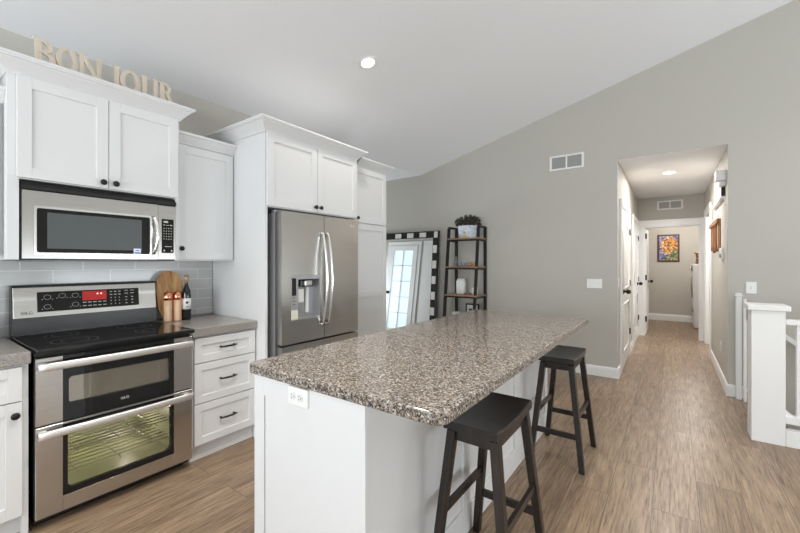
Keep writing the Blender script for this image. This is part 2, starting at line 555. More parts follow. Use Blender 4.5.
TL = lambda u, v_, z: (HL + v_, u, z)
panel_door(1, TL, 5.40, 6.45, 2.05, 5.62, 6.445)
panel_door(2, TL, 7.20, 8.18, 2.05, 8.00, 7.93 + .25)
# laundry door: swung open into the laundry, hinged on the left jamb
mb = MB(); mb.box(-.425, -.388, YH + .125, YH + .89, .01, 2.0, .002)
for z0, z1 in ((.22, .82), (1.02, 1.9)):
    mb.tube([(-.387, a, b) for a, b in ((YH + .25, z0), (YH + .78, z0), (YH + .78, z1), (YH + .25, z1), (YH + .25, z0))], .008, 6)
o = struct(mb.build('door_3', M_trim))
Tq = lambda u, v_, z: (-.388 + v_, u, z)
knob_door(Tq, YH + .82, .985, 0).build('door_knob', M_matblack, o)
for z in (.30, 1.08, 1.86):
    m = MB(); m.box(OL + .0185, OL + .045, YH + .100, YH + .124, z - .05, z + .05); m.build('hinge', M_matblack, o)


# ------------------------------------------------------------------ kitchen helpers, T maps (u, out, z)
def TX(x0): return lambda u, v_, z: (x0 + v_, u, z)          # faces +X, u along Y
def TYn(y0): return lambda u, v_, z: (u, y0 - v_, z)         # faces -Y, u along X


def shaker(T, u0, u1, z0, z1, t=.019, st=.058, rec=.009, m=None):
    m = m or MB(T); bv = .0012
    m.box(u0, u0 + st, 0, t, z0, z1, bv); m.box(u1 - st, u1, 0, t, z0, z1, bv)
    m.box(u0 + st, u1 - st, 0, t, z0, z0 + st, bv); m.box(u0 + st, u1 - st, 0, t, z1 - st, z1, bv)
    m.box(u0 + st, u1 - st, 0, t - rec, z0 + st, z1 - st)
    return m


def knob(T, u, z, v0, parent):
    m = MB(T)
    m.cyl((u, v0, z), (u, v0 + .004, z), .009, n=14); m.cyl((u, v0 + .004, z), (u, v0 + .014, z), .006, n=12)
    b = bmesh.new(); bmesh.ops.create_uvsphere(b, u_segments=18, v_segments=10, radius=.0175)
    for f in b.faces: f.smooth = True
    m.merge(b, Matrix.Translation((u, v0 + .021, z)) @ Matrix.Diagonal((1, .58, 1, 1)))
    return m.build('knob', M_matblack, parent)


def pull(T, u, z, v0, parent, L=.10):
    m = MB(T); h = L / 2
    for s in (-1, 1): m.cyl((u + s * h, v0, z), (u + s * h, v0 + .028, z), .0065, .005, 10)
    pts = [(u - h - .012, v0 + .024, z), (u - h, v0 + .028, z), (u - h * .4, v0 + .034, z), (u + h * .4, v0 + .034, z), (u + h, v0 + .028, z), (u + h + .012, v0 + .024, z)]
    m.tube(pts, [.005, .0055, .0065, .0065, .0055, .005], 10)
    return m.build('handle', M_matblack, parent)


def crown_path(mb, path, z0, h, out):
    """mitred crown moulding along a plan path of (x, y, nx, ny) corner offsets"""
    prof = [(0, 0), (.10, 0), (.14, .10), (.24, .22), (.50, .48), (.72, .66), (.78, .74), (.90, .76), (.93, .84), (1.0, .86), (1.0, 1.0), (0, 1.0)]
    b = bmesh.new(); rings = []
    for x, y, nx, ny in path:
        rings.append([b.verts.new((x + nx * out * p, y + ny * out * p, z0 + h * q)) for p, q in prof])
    n = len(prof)
    for A, B in zip(rings, rings[1:]):
        for k in range(n): b.faces.new([A[k], A[(k + 1) % n], B[(k + 1) % n], B[k]])
    b.faces.new(rings[0]); b.faces.new(rings[-1][::-1])
    mb.merge(b)


G = .003
# backsplash -----------------------------------------------------------
mb = MB(); mb.box(XW, XW + .008, -.60, 1.712, .9, 1.60)
struct(mb.build('trim_3', M_tile))

XBK = XW + .010
# --- over-range cabinet with flanking panels
xa = -2.80
t = thing('wall_cabinet', 'tall white two-door cabinet above the microwave with crown moulding', 'cabinet', (xa, .82, 1.37), 'white kitchen wall cabinets')
m = MB()
m.box(XBK, xa, .403, 1.245, 1.795, 2.345)
m.box(XBK, xa, .403, .447, 1.366, 1.795); m.box(XBK, xa, 1.222, 1.245, 1.366, 1.795)
m.build('body', M_white, t)
m = MB(); crown_path(m, [(XBK, .403, 0, -1), (xa, .403, 1, -1), (xa, 1.245, 1, 1), (XBK, 1.245, 0, 1)], 2.338, .090, .078)
m.box(XBK, xa, .403, 1.245, 2.345, 2.427)
m.build('crown_moulding', M_white, t)
for a, b, ku in ((.436, .832, .803), (.836, 1.232, .866)):
    d = shaker(TX(xa + G), a, b, 1.800, 2.338).build('door', M_white, t)
    knob(TX(xa + G), ku, 1.832, .019, d)

# --- left neighbour wall cabinet
xb = -2.90
t = thing('wall_cabinet', 'white wall cabinet at the far left edge, beside the microwave cabinet', 'cabinet', (xb, 0, 1.37), 'white kitchen wall cabinets')
m = MB(); m.box(XBK, xb, -.45, .402, 1.366, 2.20); m.build('body', M_white, t)
m = MB(); m.box(XBK, xb, -.45, .402, 2.20, 2.21); m.prism([(0, 0), (.012, 0), (.05, .055), (.062, .06), (.062, .078), (0, .078)], lambda a, b, tt: (xb + a, tt, 2.195 + b), -.45, .402)
m.build('crown_moulding', M_white, t)
for a, b, ku in ((-.44, -.03, -.06), (-.025, .385, .0)):
    d = shaker(TX(xb + G), a, b, 1.385, 2.188).build('door', M_white, t); knob(TX(xb + G), ku, 1.43, .019, d)

# --- right single-door wall cabinet
xc = -2.92
t = thing('wall_cabinet', 'white single-door wall cabinet between the microwave and the refrigerator', 'cabinet', (xc, 1.48, 1.37), 'white kitchen wall cabinets')
m = MB(); m.box(XBK, xc, 1.247, 1.713, 1.366, 2.225); m.build('body', M_white, t)
m = MB(); m.prism([(0, 0), (.012, 0), (.016, .01), (.045, .048), (.05, .056), (.062, .06), (.062, .078), (0, .078)], lambda a, b, tt: (xc + a, tt, 2.222 + b), 1.247, 1.713)
m.build('crown_moulding', M_white, t)
d = shaker(TX(xc + G), 1.275, 1.705, 1.378, 2.214).build('door', M_white, t); knob(TX(xc + G), 1.303, 1.455, .019, d)

# --- refrigerator enclosure
xf = -2.48
EY0, EY1 = 1.715, 2.720
t = thing('refrigerator_cabinet', 'tall white surround with two doors above the refrigerator', 'cabinet', (xf, 2.22, 0))
m = MB(); m.box(XBK, xf, EY0, 1.735, 0, 1.775); m.build('side_panel', M_white, t)
m = MB(); m.box(XBK, xf, 2.702, EY1, 0, 1.775); m.build('side_panel', M_white, t)
m = MB(); m.box(XBK, xf, EY0, EY1, 1.775, 2.345); m.build('body', M_white, t)
m = MB(); crown_path(m, [(XBK, EY0, 0, -1), (xf, EY0, 1, -1), (xf, EY1, 1, 1), (XBK, EY1, 0, 1)], 2.338, .090, .085)
m.box(XBK, xf, EY0, EY1, 2.345, 2.427); m.build('crown_moulding', M_white, t)
for a, b, ku in ((1.720, 2.212, 2.185), (2.216, 2.714, 2.243)):
    d = shaker(TX(xf + G), a, b, 1.782, 2.335, st=.060).build('door', M_white, t); knob(TX(xf + G), ku, 1.822, .019, d)

# --- tall pantry
xt = -2.56
t = thing('pantry_cabinet', 'tall narrow white pantry cabinet right of the refrigerator', 'cabinet', (xt, 3.0, 0))
m = MB(); m.box(XBK, xt, 2.723, 3.285, 0, 2.318); m.build('body', M_white, t)
m = MB(); crown_path(m, [(xt, 2.812, 1, 0), (xt, 3.285, 1, 1), (XBK, 3.285, 0, 1)], 2.320, .082, .072); m.box(XBK, xt, 2.812, 3.285, 2.318, 2.40); m.build('crown_moulding', M_white, t)
d = shaker(TX(xt + G), 2.740, 3.275, 1.755, 2.310).build('door', M_white, t); knob(TX(xt + G), 2.80, 1.80, .019, d)
m = shaker(TX(xt + G), 2.740, 3.275, .11, 1.745); m.box(2.798, 3.217, .009, .019, 1.00, 1.06)
d = m.build('door', M_white, t); knob(TX(xt + G), 2.768, 1.07, .019, d)

# --- base cabinets
xg = -2.61
t = thing('base_cabinet', 'white three-drawer base cabinet between the range and the refrigerator', 'cabinet', (xg, 1.48, 0))
m = MB(); m.box(XBK, xg, 1.243, 1.713, .10, .848); m.box(XBK, xg - .045, 1.243, 1.713, 0, .10); m.box(xg - .045, xg - .028, 1.243, 1.713, 0, .105, .003); m.build('body', M_white, t)
for z0, z1 in ((.672, .838), (.398, .666), (.118, .392)):
    d = shaker(TX(xg + G), 1.250, 1.702, z0, z1, st=.05).build('drawer', M_white, t)
    pull(TX(xg + G), 1.482, (z0 + z1) / 2 + .004, .019 if False else .010, d)
m = MB(); m.box(XBK, -2.575, 1.232, 1.713, .850, .910, .005, 2)
m.box(XBK, XBK + .018, 1.244, 1.713, .910, .922, .003)
solo(m, 'countertop', M_lam, 'short grey-brown laminate countertop between the range and the refrigerator', 'countertop')

t = thing('base_cabinet', 'white base cabinet with drawer over door, left of the range', 'cabinet', (xg, 0, 0))
m = MB(); m.box(XBK, xg, -.45, .450, .10, .848); m.box(XBK, xg - .045, -.45, .425, 0, .10); m.box(xg - .05, xg, .425, .450, 0, .10); m.build('body', M_white, t)
for a, b in ((-.44, -.012), (-.006, .425)):
    d = shaker(TX(xg + G), a, b, .672, .838, st=.05).build('drawer', M_white, t); pull(TX(xg + G), (a + b) / 2, .757, .010, d)
    d = shaker(TX(xg + G), a, b, .108, .666).build('door', M_white, t); knob(TX(xg + G), b - .027, .607, .019, d)
m = MB(); m.box(XBK, -2.575, -.45, .455, .850, .910, .005, 2)
solo(m, 'countertop', M_lam, 'grey-brown laminate countertop left of the range', 'countertop')

# ------------------------------------------------------------------ range
t = thing('range', 'stainless steel double-oven range with black cooktop and lit red clock', 'range', (-2.9, .845, 0))
RY0, RY1, RF = .466, 1.226, -2.565
m = MB(); m.box(-3.215, RF - .045, RY0 + .004, RY1 - .004, .03, .893); m.box(-3.17, RF - .07, RY0 + .02, RY1 - .02, 0, .03)
# hollow look of lower oven is a cavity part below
m2 = MB()
m2.box(-3.215, RF - .047, RY0 + .004, RY0 + .014, .03, .893); m2.box(-3.215, RF - .047, RY1 - .014, RY1 - .004, .03, .893)
m2.box(-3.215, -3.20, RY0 + .014, RY1 - .014, .03, .893); m2.box(-3.20, RF - .047, RY0 + .014, RY1 - .014, .03, .05)
m2.box(-3.17, RF - .09, RY0 + .02, RY1 - .02, 0, .03); m2.box(-3.20, RF - .047, RY0 + .014, RY1 - .014, .53, .545); m2.box(-3.20, RF - .047, RY0 + .014, RY1 - .014, .86, .893)
m.bm.free()
m2.build('body', M_black, t)
m = MB(); m.box(-3.12, -2.530, RY0, RY1, .893, .916, .006, 3)
ck = m.build('cooktop', M_cooktop, t)
M_ring = mat('grey burner print', (.10, .10, .10), .3)
m = MB()
for cx_, cy_, r_ in ((-2.72, .66, .105), (-2.72, 1.04, .085), (-2.98, .66, .08), (-2.98, 1.04, .10)):
    for rr in (r_, r_ * .6):
        b = bmesh.new(); N = 40
        A = [b.verts.new((cx_ + (rr) * math.cos(6.2832 * i / N), cy_ + rr * math.sin(6.2832 * i / N), .9163)) for i in range(N)]
        B = [b.verts.new((cx_ + (rr - .003) * math.cos(6.2832 * i / N), cy_ + (rr - .003) * math.sin(6.2832 * i / N), .9163)) for i in range(N)]
        for i in range(N): b.faces.new([A[i], A[(i + 1) % N], B[(i + 1) % N], B[i]])
        m = MB(); m.merge(b); m.build('burner_ring', M_ring, ck)
# backguard
m = MB(); m.prism([(-3.215, .917), (-3.125, .917), (-3.130, 1.015), (-3.150, 1.205), (-3.165, 1.213), (-3.215, 1.213)], lambda a, b, tt: (a, tt, b), RY0 + .004, RY1 + .008)
bg = m.build('backguard', M_black, t)
def TB(u, v_, z):   # slanted plane of the control fascia
    k = (z - 1.015) / .19
    return (-3.1285 - .0205 * k + v_, u, z)
m = MB(TB); m.box(RY0 + .008, RY1 + .003, 0, .006, 1.018, 1.200, .002, 2); m.build('fascia', M_steel, bg)
m = MB(TB); m.box(.578, 1.118, .006, .009, 1.048, 1.170, .001)
cp = m.build('control_panel', M_glassblk, bg)
M_red = emis('red clock display', (.42, .014, .010), .32)
M_print = mat('light grey print', (.55, .55, .52), .5)
m = MB(TB); m.box(.796, .926, .009, .0098, 1.103, 1.162); m.build('display', M_red, cp)
m = MB(TB); M_led = emis('pale digits', (1, .75, .7), .9)
for u in (.872, .892): m.box(u, u + .009, .0099, .0104, 1.140, 1.148)
m.build('display_digits', M_led, cp)
m = MB(TB)
def ring(mb, u, z, r, w_, v_):
    b = bmesh.new(); N = 28
    A = [b.verts.new((u + r * math.cos(6.2832 * i / N), v_, z + r * .85 * math.sin(6.2832 * i / N))) for i in range(N)]
    B = [b.verts.new((u + (r - w_) * math.cos(6.2832 * i / N), v_, z + (r - w_) * .85 * math.sin(6.2832 * i / N))) for i in range(N)]
    for i in range(N): b.faces.new([A[i], A[(i + 1) % N], B[(i + 1) % N], B[i]])
    mb.merge(b)
for u, z in ((.625, 1.137), (.695, 1.142), (.760, 1.140), (.625, 1.078), (.760, 1.082)):
    ring(m, u, z, .017, .0016, .0095)
    for s in (-1, 1): m.box(u + s * .024 - .002, u + s * .024 + .002, .009, .0096, z - .016, z - .012)
for k in range(5):
    for z in (1.088, 1.066): m.box(.798 + k * .027, .816 + k * .027, .009, .0096, z, z + .005)
for k in range(3):
    for z in (1.150, 1.130): m.box(.945 + k * .024, .959 + k * .024, .009, .0096, z, z + .005)
    for z in (1.108, 1.088, 1.066): m.box(.949 + k * .024, .954 + k * .024, .009, .0096, z, z + .006)
for k in range(2):
    for z in (1.154, 1.134): m.box(1.030 + k * .036, 1.052 + k * .036, .009, .0096, z, z + .004)
    for z in (1.108, 1.088, 1.066): m.box(1.034 + k * .036, 1.046 + k * .036, .009, .0096, z, z + .005)
m.build('button_print', M_print, cp)


def text_part(txt, size, depth, M, mt, name, parent):
    cu = bpy.data.curves.new('t', 'FONT'); cu.body = txt; cu.size = size; cu.extrude = depth; cu.align_x = 'CENTER'; cu.align_y = 'CENTER'
    to = bpy.data.objects.new('t', cu); C.objects.link(to)
    dg = bpy.context.evaluated_depsgraph_get()
    me = bpy.data.meshes.new_from_object(to.evaluated_get(dg))
    b = bmesh.new(); b.from_mesh(me)
    bpy.data.objects.remove(to); bpy.data.curves.remove(cu); bpy.data.meshes.remove(me)
    mb = MB(); mb.merge(b, M)
    return mb.build(name, mt, parent)


ROTX = Matrix.Rotation(R(90), 4, 'Z') @ Matrix.Rotation(R(90), 4, 'X')     # text facing +X
def badge(txt, size, x, y, z, mt, parent, emblem=True):
    text_part(txt, size, .0006, Matrix.Translation((x, y + size * .45, z)) @ ROTX, mt, 'logo', parent)
    if emblem:
        m = MB(lambda u, v_, w_: (x + v_, y - size * .55 + u, z + w_)); ring(m, 0, 0, size * .42, size * .1, .0008)
        m.box(-.002, .0, 0, .0008, -size * .2, size * .2); m.box(0, size * .2, 0, .0008, -size * .05, size * .03)
        m.build('logo_emblem', mt, parent)
M_logo = mat('grey logo print', (.16, .16, .16), .4)
badge('LG', .026, -3.1225, .532, 1.047, M_logo, bg)

# oven doors
def rrect(u0, u1, z0, z1, r, k=5):
    P_ = []
    for cx_, cz_, a0 in ((u1 - r, z1 - r, 0), (u0 + r, z1 - r, 90), (u0 + r, z0 + r, 180), (u1 - r, z0 + r, 270)):
        for i in range(k + 1):
            a = R(a0 + 90 * i / k); P_.append((cx_ + r * math.cos(a), cz_ + r * math.sin(a)))
    return P_
def frame_rr(mb, outer, inner, v0, v1, mat=0):
    """ring between a rectangle outline and a rounded inner outline with same count"""
    b = bmesh.new(); n = len(inner)
    O0 = [b.verts.new((p[0], v0, p[1])) for p in outer]; O1 = [b.verts.new((p[0], v1, p[1])) for p in outer]
    I0 = [b.verts.new((p[0], v0, p[1])) for p in inner]; I1 = [b.verts.new((p[0], v1, p[1])) for p in inner]
    for i in range(n):
        j = (i + 1) % n
        b.faces.new([O1[i], O1[j], I1[j], I1[i]]); b.faces.new([O0[i], O0[j], I0[j], I0[i]])
        b.faces.new([I0[i], I0[j], I1[j], I1[i]]); b.faces.new([O0[i], O0[j], O1[j], O1[i]])
    mb.merge(b, None, mat)

TO = TX(RF)
# upper door
u0, u1 = RY0 + .002, RY1 - .002
m = MB(TO); frame_rr(m, rrect(.574, 1.110, .528, .868, .001), rrect(.596, 1.088, .612, .752, .018), -.022, .0005)
od = m.build('oven_door', M_glassblk, t); od['label'] = 'upper oven door'
m = MB(TO); m.box(u0, .574, -.042, 0, .528, .868, .002); m.box(1.110, u1, -.042, 0, .528, .868, .002); m.box(.574, 1.110, -.042, -.022, .528, .600)
m.box(.574, 1.110, -.042, -.022, .76, .868)
m.build('steel_side', M_steel, od)
m = MB(TO); m.prism(rrect(.596, 1.088, .612, .752, .018), lambda a, b, tt: (a, tt, b), -.012, -.008); m.build('window', M_glass, od)
m = MB(TO); m.prism(rrect(.590, 1.094, .606, .758, .02), lambda a, b, tt: (a, tt, b), -.020, -.016)
m.build('inner_window', mat('coated oven glass', (.62, .56, .53), .04, .85), od)
def bar_handle(T, ua, ub, z, v0, parent, droop=.0):
    m = MB(T)
    for u in (ua + .025, ub - .025): m.box(u - .016, u + .016, v0, v0 + .03, z - .012, z + .012, .004, 2)
    pts = []
    N = 16
    for i in range(N + 1):
        s_ = i / N; bow = .012 * math.sin(math.pi * s_)
        pts.append((ua + (ub - ua) * s_, v0 + .036 + bow, z))
    b = bmesh.new(); rings = []
    for (u, v_, zz) in pts:
        rings.append([b.verts.new((u, v_ + a, zz + c)) for a, c in ((-.006, -.019), (.005, -.019), (.009, -.012), (.009, .012), (.005, .019), (-.006, .019))])
    for A, B in zip(rings, rings[1:]):
        for k in range(6):
            f = b.faces.new([A[k], A[(k + 1) % 6], B[(k + 1) % 6], B[k]]); f.smooth = True
    b.faces.new(rings[0]); b.faces.new(rings[-1][::-1]); m.merge(b)
    return m.build('handle', M_handle, parent)
bar_handle(TO, u0 + .004, u1 - .012, .826, 0, od)
badge('LG', .020, RF + .001, .845, .572, M_print, od)
# lower door
m = MB(TO); frame_rr(m, rrect(.574, 1.110, .140, .510, .001), rrect(.592, 1.092, .172, .470, .03), -.022, .0005)
ol = m.build('oven_door', M_glassblk, t); ol['label'] = 'lower oven door with see-through window'
m = MB(TO); m.box(u0, .574, -.042, 0, .062, .520, .002); m.box(1.110, u1, -.042, 0, .062, .520, .002); m.box(.574, 1.110, -.042, 0, .062, .140, .002); m.box(.574, 1.110, -.042, 0, .510, .520)
m.build('steel_frame', M_steel, ol)
m = MB(TO); m.prism(rrect(.592, 1.092, .172, .470, .03), lambda a, b, tt: (a, tt, b), -.012, -.008); m.build('window', M_glass, ol)
bar_handle(TO, u0 + .004, u1 - .012, .487, 0, ol)
# cavity, racks and oven light
M_cav = mat('oven enamel', (.30, .31, .21), .4)
m = MB(); ca, cb_, cz0, cz1 = .55, 1.14, .13, .50
m.box(-3.16, -3.15, ca, cb_, cz0, cz1); m.box(-3.15, RF - .045, ca, ca + .01, cz0, cz1); m.box(-3.15, RF - .045, cb_ - .01, cb_, cz0, cz1)
m.box(-3.15, RF - .045, ca + .01, cb_ - .01, cz0, cz0 + .01); m.box(-3.15, RF - .045, ca + .01, cb_ - .01, cz1 - .01, cz1)
m.build('oven_cavity', M_cav, t)
M_rackwire = mat('oven rack wire', (.45, .44, .40), .55, .5)
for z in (.22, .33):
    m = MB()
    for k in range(10): m.cyl((-3.13 + k * .052, ca + .012, z), (-3.13 + k * .052, cb_ - .012, z), .003, n=6)
    for y in (ca + .10, .845, cb_ - .10): m.cyl((-3.14, y, z - .005), (RF - .06, y, z - .005), .003, n=6)
    m.build('oven_rack', M_rackwire, t)
m = MB(); m.cyl((-3.149, .64, .44), (-3.13, .64, .44), .025, .018, 16); m.build('oven_lamp', emis('oven lamp', (1, .93, .55), 14), t)
l = bpy.data.lights.new('oven_glow', 'POINT'); l.energy = 2.4; l.color = (1, .95, .56); l.shadow_soft_size = .03
lo = bpy.data.objects.new('oven_glow', l); C.objects.link(lo); lo.location = (-3.09, .66, .43)
l = bpy.data.lights.new('oven_glow', 'POINT'); l.energy = 1.5; l.color = (1, .88, .80); l.shadow_soft_size = .03  # second point light, added to fill the dark right side of the cavity
lo = bpy.data.objects.new('oven_glow', l); C.objects.link(lo); lo.location = (-2.95, .98, .30)
# gap trim between doors is open; dark kick below
m = MB(); m.box(RF - .06, RF - .045, RY0 + .01, RY1 - .01, .03, .062); m.build('kick_plate', M_black, t)

# ------------------------------------------------------------------ microwave
t = thing('microwave', 'stainless over-the-range microwave with black window and keypad', 'microwave', (-2.95, .835, 1.364))
MX = -2.785
m = MB(); m.box(XBK, MX - .02, .451, 1.218, 1.362, 1.785); m.build('body', M_black, t)
m = MB(); m.prism([(0, 1.738), (.012, 1.742), (.012, 1.760), (-.02, 1.786), (-.02, 1.738)], lambda a, b, tt: (MX + a, tt, b), .455, 1.216)
m.build('vent_grille', M_black, t)
m = MB(TX(MX)); frame_rr(m, rrect(.455, 1.104, 1.372, 1.736, .001), rrect(.508, 1.058, 1.402, 1.648, .012), -.02, .006)
dr = m.build('door', M_steel, t)
m = MB(TX(MX)); frame_rr(m, rrect(.499, 1.066, 1.393, 1.657, .012), rrect(.511, 1.055, 1.405, 1.645, .010), .006, .011); m.build('window_bezel', M_chrome, dr)
m = MB(TX(MX)); m.prism(rrect(.508, 1.058, 1.402, 1.648, .012), lambda a, b, tt: (a, tt, b), -.01, .003); wd = m.build('window', M_glassblk, dr)
m = MB(TX(MX)); m.box(.555, 1.01, .003, .0036, 1.428, 1.625); m.build('window_screen', mat('grey window screen', (.10, .11, .115), .08), wd)
m = MB(TX(MX)); m.box(.965, 1.005, .004, .0045, 1.405, 1.440); m.build('energy_sticker', mat('white blue sticker', (.75, .8, .9), .5), wd)
m = MB(TX(MX)); m.box(.968, 1.002, .0045, .0049, 1.408, 1.417); m.box(.974, .996, .0045, .0049, 1.424, 1.430); m.build('sticker_print', mat('blue print', (.06, .13, .50), .5), wd)
# curved door handle
m = MB(TX(MX)); pts = []
for i in range(17):
    s_ = i / 16; pts.append((1.078 + .012 * math.sin(math.pi * s_), .008 + .038 * math.sin(math.pi * s_) ** .7, 1.410 + .245 * s_))
m.tube(pts, [.010] + [.011] * 15 + [.010], 12); m.build('handle', M_chrome, dr)
m = MB(TX(MX)); m.box(1.106, 1.216, -.02, .004, 1.372, 1.736, .002)
ps = m.build('control_side', M_steel, t)
m = MB(TX(MX)); m.box(1.128, 1.202, .004, .006, 1.416, 1.645); kp = m.build('keypad', M_glassblk, ps)
m = MB(TX(MX))
m.box(1.138, 1.166, .006, .0065, 1.620, 1.632); m.box(1.178, 1.192, .006, .0065, 1.602, 1.608); m.box(1.138, 1.148, .006, .0065, 1.602, 1.608); m.box(1.156, 1.170, .006, .0065, 1.602, 1.606)
for r_ in range(5):
    for c_ in range(4):
        m.box(1.138 + c_ * .015, 1.144 + c_ * .015, .006, .0065, 1.580 - r_ * .018, 1.585 - r_ * .018)
for u in (1.138, 1.184): m.box(u, u + .009, .006, .0065, 1.427, 1.437)
m.box(1.146, 1.188, .006, .0065, 1.458, 1.462)
m.build('key_print', M_print, kp)
m = MB(); m.box(XBK + .02, MX - .03, .50, 1.17, 1.357, 1.362); m.build('underside', M_grey, t)

# ------------------------------------------------------------------ refrigerator
t = thing('refrigerator', 'stainless french-door refrigerator with water dispenser and curved handles', 'refrigerator', (-2.85, 2.29, 0))
FX = -2.38
FK = .9636
TF = lambda u, v_, z: (FX + v_, u * FK, 1.345 + (z - 1.345) * FK)
m = MB(); m.box(-3.17, FX - .082, 1.790, 2.636, .0, 1.735); m.build('body', M_grey, t)
for a_ in (1.796, 2.575):
    m = MB(); m.box(FX - .14, FX - .088, a_, a_ + .055, 1.7352, 1.760, .003); m.build('hinge_cover', M_grey, t)
FM = 2.300
dA = MB(TF)
# left door: built around the dispenser opening
dz0, dz1 = .700, 1.760
o_ = rrect(1.856, FM - .003, dz0, dz1, .006); i_ = rrect(1.945, 2.252, .885, 1.245, .006)
frame_rr(dA, o_, i_, -.075, 0)
dA = dA.build('door', M_steelv, t); dA['label'] = 'left refrigerator door with the dispenser'
m = MB(TF); m.prism(rrect(FM + .003, 2.738, dz0, dz1, .006), lambda a, b, tt: (a, tt, b), -.075, 0)
dB = m.build('door', M_steelv, t)
m = MB(TF); m.prism(rrect(1.856, 2.738, .02, .685, .006), lambda a, b, tt: (a, tt, b), -.075, 0)
dC = m.build('freezer_drawer', M_steelv, t)
bar_handle(TF, 1.90, 2.70, .610, 0, dC)
badge('LG', .030, FX + .001, 2.555, 1.688, mat('pale logo', (.75, .75, .75), .4), dB)
for uu, par in ((FM - .030, dA), (FM + .030, dB)):
    m = MB(TF); pts = []
    for i in range(21):
        s_ = i / 20; pts.append((uu, .010 + .058 * math.sin(math.pi * s_) ** .75, .815 + .80 * s_))
    m.tube(pts, .0135, 12, sy=.8)
    for z in (.822, 1.608): m.cyl((uu, 0, z), (uu, .02, z), .014, .011, 12)
    m.build('handle', M_chrome, par)
# dispenser
Md = mat('dispenser grey', (.42, .425, .44), .35, .6)
m = MB(TF)
m.box(2.02, 2.252, -.070, -.066, .885, 1.245); m.box(1.945, 2.02, -.07, -.004, .885, 1.245); m.box(2.244, 2.252, -.066, 0, .885, 1.245); m.box(2.02, 2.244, -.066, .0, .885, .905); m.box(2.02, 2.244, -.066, 0, 1.215, 1.245)
dp = m.build('dispenser', Md, dA)
m = MB(TF); m.box(1.958, 1.998, -.004, -.002, 1.085, 1.225); m.build('dispenser_display', M_glassblk, dp)
m = MB(TF); m.box(1.948, 2.016, -.004, -.001, .892, .968); m.build('dispenser_label', mat('cream label', (.72, .72, .60), .5), dp)
m = MB(TF)
for k in range(3): m.box(1.962, 1.992, -.004, -.0028, 1.065 - k * .027, 1.069 - k * .027)
m.build('dispenser_print', M_slot, dp)
m = MB(TF); m.box(2.06, 2.20, -.066, -.015, 1.150, 1.210, .006); m.build('dispenser_housing', M_black, dp)
m = MB(TF); m.box(2.085, 2.165, -.05, .004, 1.155, 1.205, .01, 2); m.build('dispenser_spout', M_chrome, dp)
m = MB(TF); m.box(2.05, 2.11, -.045, -.038, 1.02, 1.135, .003); m.box(2.14, 2.165, -.066, -.04, .93, 1.15, .004); m.build('dispenser_paddle', M_plate, dp)

# ------------------------------------------------------------------ crockery on the small counter
def oval_board():
    th = R(9)
    def f(a, b, tt): # a along Y, b up, tt thickness
        return (-3.135 - b * math.sin(th) + tt * math.cos(th), 1.341 + a, .9125 + b * math.cos(th) + tt * math.sin(th))
    pts = []
    for i in range(48):
        a = 2 * math.pi * i / 48; x_, y_ = math.cos(a), math.sin(a)
        wv = 1 + .02 * math.sin(3 * a + .5)
        pts.append((.100 * wv * (abs(x_) ** .8) * (1 if x_ > 0 else -1), .192 + .188 * wv * (abs(y_) ** .85) * (1 if y_ > 0 else -1)))
    mb = MB(); mb.prism(pts, f, 0, .016)
    return mb
mb = oval_board(); mb_o = solo(mb, 'cutting_board', M_olive, 'oval olive wood cutting board leaning on the grey tiles', 'cutting board')
for k, (x_, y_, lab, h) in enumerate(((-3.065, 1.286, 'left striped wooden mill with copper cap before the cutting board', .165), (-3.06, 1.350, 'right striped wooden mill with copper cap, beside the wine bottle', .165))):
    t = thing('pepper_mill', lab, 'pepper mill', (x_, y_, .9105), 'wooden mills before the cutting board')
    m = MB(); m.lathe([(0, 0), (.029, 0), (.030, .01), (.028, .08), (.029, .160), (.0, .160)], (x_, y_, .9105)); m.build('body', M_mill, t)
    m = MB(); m.lathe([(0, .160), (.030, .160), (.030, .180), (.029, .212), (.022, .220), (.006, .222), (.008, .230), (.005, .236), (0, .237)], (x_, y_, .9105)); m.build('cap', M_copper, t)
bx_, by_ = -3.055, 1.414
t = thing('wine_bottle', 'dark wine bottle with white label beside the cutting board', 'bottle', (bx_, by_, .9105))
BK = 1.15
def bl(p): return [(a * .92, b * BK) for a, b in p]
m = MB(); m.lathe(bl([(0, .004), (.03, 0), (.0345, .006), (.0345, .17), (.031, .195), (.018, .222), (.0135, .24), (.0135, .272), (.0155, .276), (.0155, .300), (.0, .300)]), (bx_, by_, .9105)); m.build('glass_body', mat('dark bottle glass', (.012, .013, .016), .06), t)
m = MB(); m.lathe(bl([(.0349, .072), (.0354, .072), (.0354, .145), (.0349, .145)]), (bx_, by_, .9105)); lb = m.build('paper_label', mat('white label paper', (.78, .77, .74), .7), t)
m = MB(); m.cyl((bx_ + .0315, by_ - .010, 1.045), (bx_ + .0338, by_ - .010, 1.045), .010, n=14); m.box(bx_ + .0315, bx_ + .0335, by_ - .018, by_ + .006, 1.010, 1.014); m.build('label_print', M_slot, lb)
m = MB(); m.lathe(bl([(.0138, .250), (.0145, .250), (.0168, .275), (.0168, .302), (.0, .302)]), (bx_, by_, .9105)); m.build('neck_foil', mat('tan foil', (.42, .30, .20), .4, .4), t)

